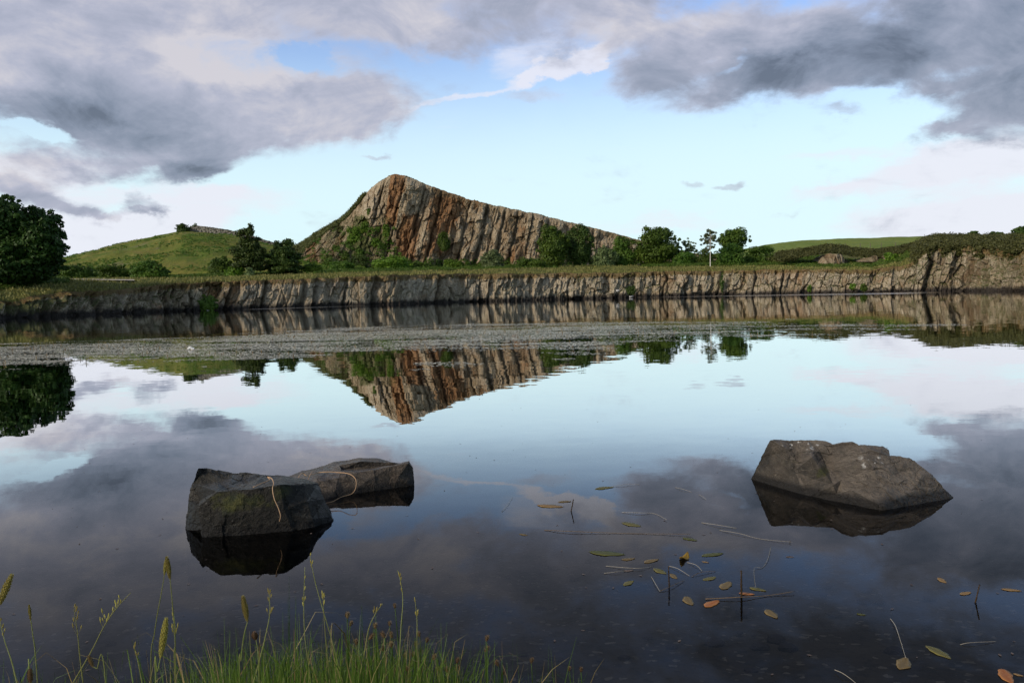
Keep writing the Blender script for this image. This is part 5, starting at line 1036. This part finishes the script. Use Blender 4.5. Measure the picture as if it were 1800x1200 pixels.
# ---------------------------------------------------------------- near bank grasses
def blade(acc_v, acc_f, base, tip, width, rg, bend):
    k = 6; u = np.linspace(0, 1, k)[:, None]; b = np.array(base); t_ = np.array(tip); c = b + (t_ - b) * u; hz = t_ - b; c[:, 2] += bend * np.sin(np.pi * u[:, 0]) * .5 * np.linalg.norm(hz[:2])
    a = rg.uniform(0, 3.14); s_ = np.array([math.cos(a), math.sin(a) * .6, 0]); w_ = width * (1 - u ** 1.6) * .5 + .0002
    L_ = c - s_ * w_; R_ = c + s_ * w_; n0 = len(acc_v) * 2 * k; acc_v.append(np.stack([L_, R_], 1).reshape(-1, 3))
    for i in range(k - 1): acc_f.append([n0 + 2 * i, n0 + 2 * i + 1, n0 + 2 * i + 3, n0 + 2 * i + 2])
rg = np.random.default_rng(88); av, af, tn = [], [], []
for i in range(2100):
    r_ = rg.random()
    px_ = rg.normal(640, 130) if r_ < .48 else (rg.normal(455, 85) if r_ < .70 else rg.uniform(-80, 1020))
    dens_y = np.interp(px_, [-100, 0, 250, 330, 480, 560, 650, 760, 830, 950, 1060], [1192, 1188, 1180, 1165, 1140, 1150, 1128, 1150, 1168, 1186, 1200])
    D = rg.uniform(1.35, 2.1); top = dens_y + rg.normal(0, 12) + abs(rg.normal(0, 34)) - (rg.random() < .13) * rg.uniform(10, 70)
    ln = rg.normal(0, 26) + (rg.random() < .25) * rg.normal(0, 60)
    tip = P(px_ + ln, max(top, 1040), D + rg.normal(0, .1)); base = P(px_ - ln * .5, 1215, D); base[2] = .42
    blade(av, af, base, tip, rg.uniform(.003, .0075) * (1 if rg.random() < .7 else .5), rg, rg.uniform(0, 1.6)); v_ = rg.random() ** 1.6; tn += [v_ if rg.random() < .85 else 1.4] * 12
for (x_, y_, xb) in [(508, 1010, 500), (506, 1050, 497), (520, 1048, 505), (497, 1075, 490), (636, 1064, 640), (402, 1100, 405), (414, 1102, 428), (722, 1128, 700), (770, 1115, 752), (786, 1148, 760), (968, 1139, 990), (745, 1130, 742)]:
    D = rg.uniform(1.6, 1.9); tip = P(x_, y_, D); base = P(xb, 1215, D); base[2] = .42; blade(av, af, base, tip, .0055, rg, .3); tn += [.4] * 12
for i in range(340):     # arching blades
    px_ = rg.uniform(330, 820); D = rg.uniform(1.5, 2.0); s_ = rg.choice([-1, 1]); tip = P(px_ + s_ * rg.uniform(30, 75), rg.uniform(1120, 1185), D); base = P(px_, 1215, D); base[2] = .42; blade(av, af, base, tip, .0035, rg, 2.2); tn += [rg.random()] * 12
o = mesh_obj('grass', np.concatenate(av), np.array(af), M['grassblade'], None, {'tint': tn}, True); tag(o, 'green grass growing on the near bank along the bottom edge', 'grass', kind='stuff')
av, af, tn = [], [], []
for i in range(190):
    px_ = rg.normal(600, 190) if rg.random() < .7 else rg.uniform(-60, 1000); D = rg.uniform(1.4, 2.0); top = np.interp(px_, [-100, 250, 450, 640, 800, 1000], [1185, 1170, 1140, 1122, 1155, 1190]) + rg.normal(0, 22)
    ln = rg.normal(0, 55); tip = P(px_ + ln, top, D + rg.normal(0, .1)); base = P(px_ - ln * .6, 1215, D); base[2] = .42
    blade(av, af, base, tip, rg.uniform(.002, .0055), rg, rg.uniform(0, 2.6)); tn += [rg.random()] * 12
for (xa, ya, xb, yb_) in [(318, 1148, 322, 1200), (236, 1135, 250, 1192), (975, 1150, 990, 1200), (300, 1178, 325, 1200), (480, 1165, 470, 1200)]:
    tip = P(xa, ya, 1.5); base = P(xb, 1215, 1.5); base[2] = .42; blade(av, af, base, tip, .006, rg, .8); tn += [.2] * 12
M['dryblade'] = leaf_mat('dry_blade', (.16, .085, .03), (.42, .36, .15), .2)
o = mesh_obj('dry_grass', np.concatenate(av), np.array(af), M['dryblade'], None, {'tint': tn}, True); tag(o, 'dead straw-coloured blades mixed into the green grass along the bottom edge', 'dry grass', kind='stuff')
o = mesh_obj('soil_bank', *(lambda X, Y: (np.stack([X, Y, np.interp(Y, [-6, 1.5, 2.2, 2.6], [.6, .44, .32, -.15]) + .02 * fbm(X * 4, Y * 4, 0, 9, 4)], -1).reshape(-1, 3), grid_faces(*X.shape)))(*np.meshgrid(np.linspace(-6, 6, 120), np.linspace(-5, 2.6, 80), indexing='ij')), M['soil'], smooth=True); o['kind'] = 'structure'

def head(acc, a, b, r, rg, rows=16, rag=.35, tint=.5):
    """a dense seed head of many small scales around an axis"""
    a = np.array(a); b = np.array(b); ax = (b - a); L = np.linalg.norm(ax); ax /= L; A_ = np.cross(ax, [0, 1, .1]); A_ /= np.linalg.norm(A_); B_ = np.cross(ax, A_)
    u = np.linspace(0, 1, 9); acc.tube(a + (b - a) * u[:, None], r * .75 * np.sin(np.pi * np.clip(u * .92 + .04, 0, 1)) ** .55, 8, tint * .6)
    for i in range(rows):
        f_ = (i + .5) / rows; rr = r * math.sin(math.pi * (f_ * .9 + .05)) ** .5
        for j in range(8):
            g = j * .785 + i * .4; o_ = math.cos(g) * A_ + math.sin(g) * B_; p = a + ax * L * f_ + o_ * rr * .65; q = p + ax * L / rows * 1.5 + o_ * rr * rag * rg.uniform(.8, 1.6); sd_ = np.cross(ax, o_) * rr * .34
            m_ = (p + q) / 2 + o_ * rr * .18; acc.add([p, m_ - sd_, q, m_ + sd_], [[0, 1, 2], [0, 2, 3]], min(1, max(0, tint + rg.normal(0, .25))))
GH = 'tall seed-headed grasses on the near bank'
def seedgrass(path, hp, D, r, label, hmat='seed', tint=.55, rag=.35, name='grass_stalk', group=GH):
    rg_ = np.random.default_rng(int(hp[0][0] * 3 + 7)); a3, b3 = P(*hp[0], D), P(*hp[1], D); rt = P(path[-1][0], 1215, D); rt[2] = .40
    root = empty(name, rt); ac = Acc(); pts = [rt] + [P(x_, y_, D) for x_, y_ in path[::-1]] + [a3]
    ac.tube(curve(pts, 20), np.linspace(.0013, .0008, 20), 6, .35); ac.build('stem', M['stalk'], True, root)
    ah = Acc(); head(ah, a3, b3, r, rg_, 18, rag, tint); ah.build('seed_head', M[hmat], False, root); tag(root, label, 'grass stalk', group); return root
seedgrass([(-14, 1120), (-30, 1200)], ((-2, 1064), (20, 1011)), 1.35, .0055, 'thick seed head leaning in at the left edge')
seedgrass([(57, 1110), (66, 1200)], ((54, 1089), (51, 1063)), 1.7, .0028, 'small thin dark seed head near the left edge', tint=.15)
seedgrass([(303, 1060), (308, 1130), (308, 1200)], ((299, 1017), (293, 979)), 1.55, .0050, 'tallest dark green seed head above the left grass', tint=.2, rag=.2)
seedgrass([(284, 1040), (272, 1110), (266, 1200)], ((289, 1010), (291, 984)), 1.65, .0032, 'thin seed head half hidden behind the tallest one', tint=.4)
seedgrass([(277, 1180), (274, 1200)], ((282, 1156), (292, 1088)), 1.45, .0060, 'fat yellow-brown seed head below the tallest one')
seedgrass([(428, 1120), (424, 1160), (422, 1200)], ((435, 1092), (427, 1048)), 1.5, .0052, 'yellow seed head right of centre-left with a bare thin stem')
seedgrass([(454, 1150), (456, 1200)], ((450, 1124), (446, 1110)), 1.5, .0055, 'short stubby seed head beside the yellow one', 'rushhead', .5)
seedgrass([(170, 1175), (186, 1200)], ((164, 1172), (155, 1152)), 1.45, .0035, 'bent reddish seed head low on the left', 'rushhead', .4)
seedgrass([(53, 1198), (53, 1204)], ((54, 1200), (52, 1175)), 1.4, .0045, 'reddish seed head barely rising over the bottom left edge', 'rushhead', .4)
def panicle(path, D, label, seed, npk=10, frac=.45, spread=16, mat='seed'):
    rg_ = np.random.default_rng(seed); rt = P(path[-1][0], 1215, D); rt[2] = .40; root = empty('grass_stalk', rt); c2 = curve([(a_, b_) for a_, b_ in path], 30); ac = Acc()
    pts = [rt] + [P(x_, y_, D) for x_, y_ in c2[::-1]]; ac.tube(pts, np.linspace(.0013, .0005, len(pts)), 5, .6); ac.build('stem', M['stalk'], True, root); ah = Acc()
    for i in range(npk):
        k_ = int(rg_.uniform(0, frac) * 29); x_, y_ = c2[k_]; s_ = rg_.choice([-1, 1]); l_ = spread * rg_.uniform(.2, 1) * (k_ / 29 / frac + .15); a3 = P(x_, y_, D); b3 = P(x_ + s_ * l_ * .5, y_ - l_, D); e3 = P(x_ + s_ * (l_ * .5 + 1.5), y_ - l_ - rg_.uniform(6, 11), D)
        ah.tube([a3, b3], .0003, 4, .6); u = np.linspace(0, 1, 5)[:, None]; ah.tube(b3 + (e3 - b3) * u, .0013 * np.sin(np.pi * (u[:, 0] * .9 + .05)) + .0001, 5, rg_.uniform(.3, 1))
    ah.build('seed_head', M[mat], False, root); tag(root, label, 'grass stalk', GH)
panicle([(130, 1069), (136, 1110), (140, 1150), (146, 1200)], 1.5, 'open pale seed spray standing upright left of the slanted one', 1)
panicle([(230, 1041), (205, 1068), (183, 1100), (160, 1145), (128, 1200)], 1.5, 'open seed spray leaning far to the right over the water', 2, 12, .7, 22)
panicle([(305, 1075), (308, 1105), (308, 1150), (310, 1200)], 1.6, 'sparse seed spray under the tallest dark seed head', 3, 10, .6, 12)
panicle([(473, 1042), (474, 1078), (466, 1120), (452, 1175), (445, 1200)], 1.5, 'pale slanting seed spray right of the yellow seed head', 4, 8, .3, 10)
panicle([(536, 996), (534, 1060), (536, 1120), (544, 1180), (546, 1200)], 1.55, 'tall thin pale stem rising straight in front of the boulder reflection', 5, 5, .3, 4)
panicle([(545, 977), (554, 1022), (567, 1069), (582, 1120), (603, 1198)], 1.6, 'tallest thin stem bending left over the boulder reflection', 6, 4, .2, 3)
panicle([(567.5, 1042), (570, 1090), (574, 1140), (580, 1200)], 1.5, 'thin pale stem with a narrow tip beside the tallest thin stem', 7, 5, .2, 4)
panicle([(699, 1002), (706, 1030), (708, 1060), (705, 1100), (703, 1140), (700, 1200)], 1.6, 'solitary tall stem right of the boulder reflection', 8, 5, .35, 3)
panicle([(673, 1060), (660, 1078), (648, 1105), (640, 1150), (630, 1200)], 1.5, 'stem arching to the right in the middle of the grass', 9, 4, .3, 3)
panicle([(730, 1057), (733, 1090), (733, 1130), (735, 1200)], 1.6, 'thin dark upright stem at the right of the grass clump', 10, 6, .3, 3)
panicle([(0, 1090), (8, 1125), (20, 1160), (30, 1200)], 1.45, 'pale stem slanting up to the left edge', 11, 5, .3, 5)
panicle([(235, 1135), (242, 1160), (250, 1200)], 1.6, 'dark thin stem left of the fat yellow-brown seed head', 12, 6, .5, 5)
# rushes with round brown heads: nothing in the photo tells them apart
RH = [(355, 400), (370, 445), (512, 460), (568, 510), (610, 510), (595, 445), (625, 345), (800, 540), (765, 505), (740, 560), (605, 565), (555, 585), (680, 625), (840, 635), (730, 620), (475, 520), (1140, 530), (1132, 590), (1210, 670), (1225, 725), (1395, 655), (975, 655), (970, 695), (1610, 700), (1675, 705), (880, 700), (925, 705), (695, 700), (410, 550)]
for i, (a_, b_) in enumerate(RH):
    px_, py_ = 500 + a_ / 3.214, 960 + b_ / 3.214; rg_ = np.random.default_rng(900 + i); D = rg_.uniform(1.45, 1.85); rt = P(px_ + rg_.normal(-4, 14) - (30 if a_ == 1395 else 0), 1215, D); rt[2] = .40; hp = P(px_, py_, D)
    root = empty('rush_stalk', rt); ac = Acc(); mid = (rt + hp) / 2 + np.array([rg_.normal(0, .01), 0, .02]); ac.tube(curve([rt, mid, hp], 12), np.linspace(.0017, .0010, 12), 6, rg_.uniform(0, .4)); ac.build('stem', M['grassblade'], True, root)
    ah = Acc(); head(ah, hp + np.array([0, 0, -.002]), hp + np.array([rg_.normal(0, .004), 0, .008]), .0031, rg_, 4, .9, .35); ah.build('seed_head', M['rushhead'], False, root); tag(root, 'rush stem with a small round brown head on the near bank', 'rush', 'rushes with small brown heads on the near bank')
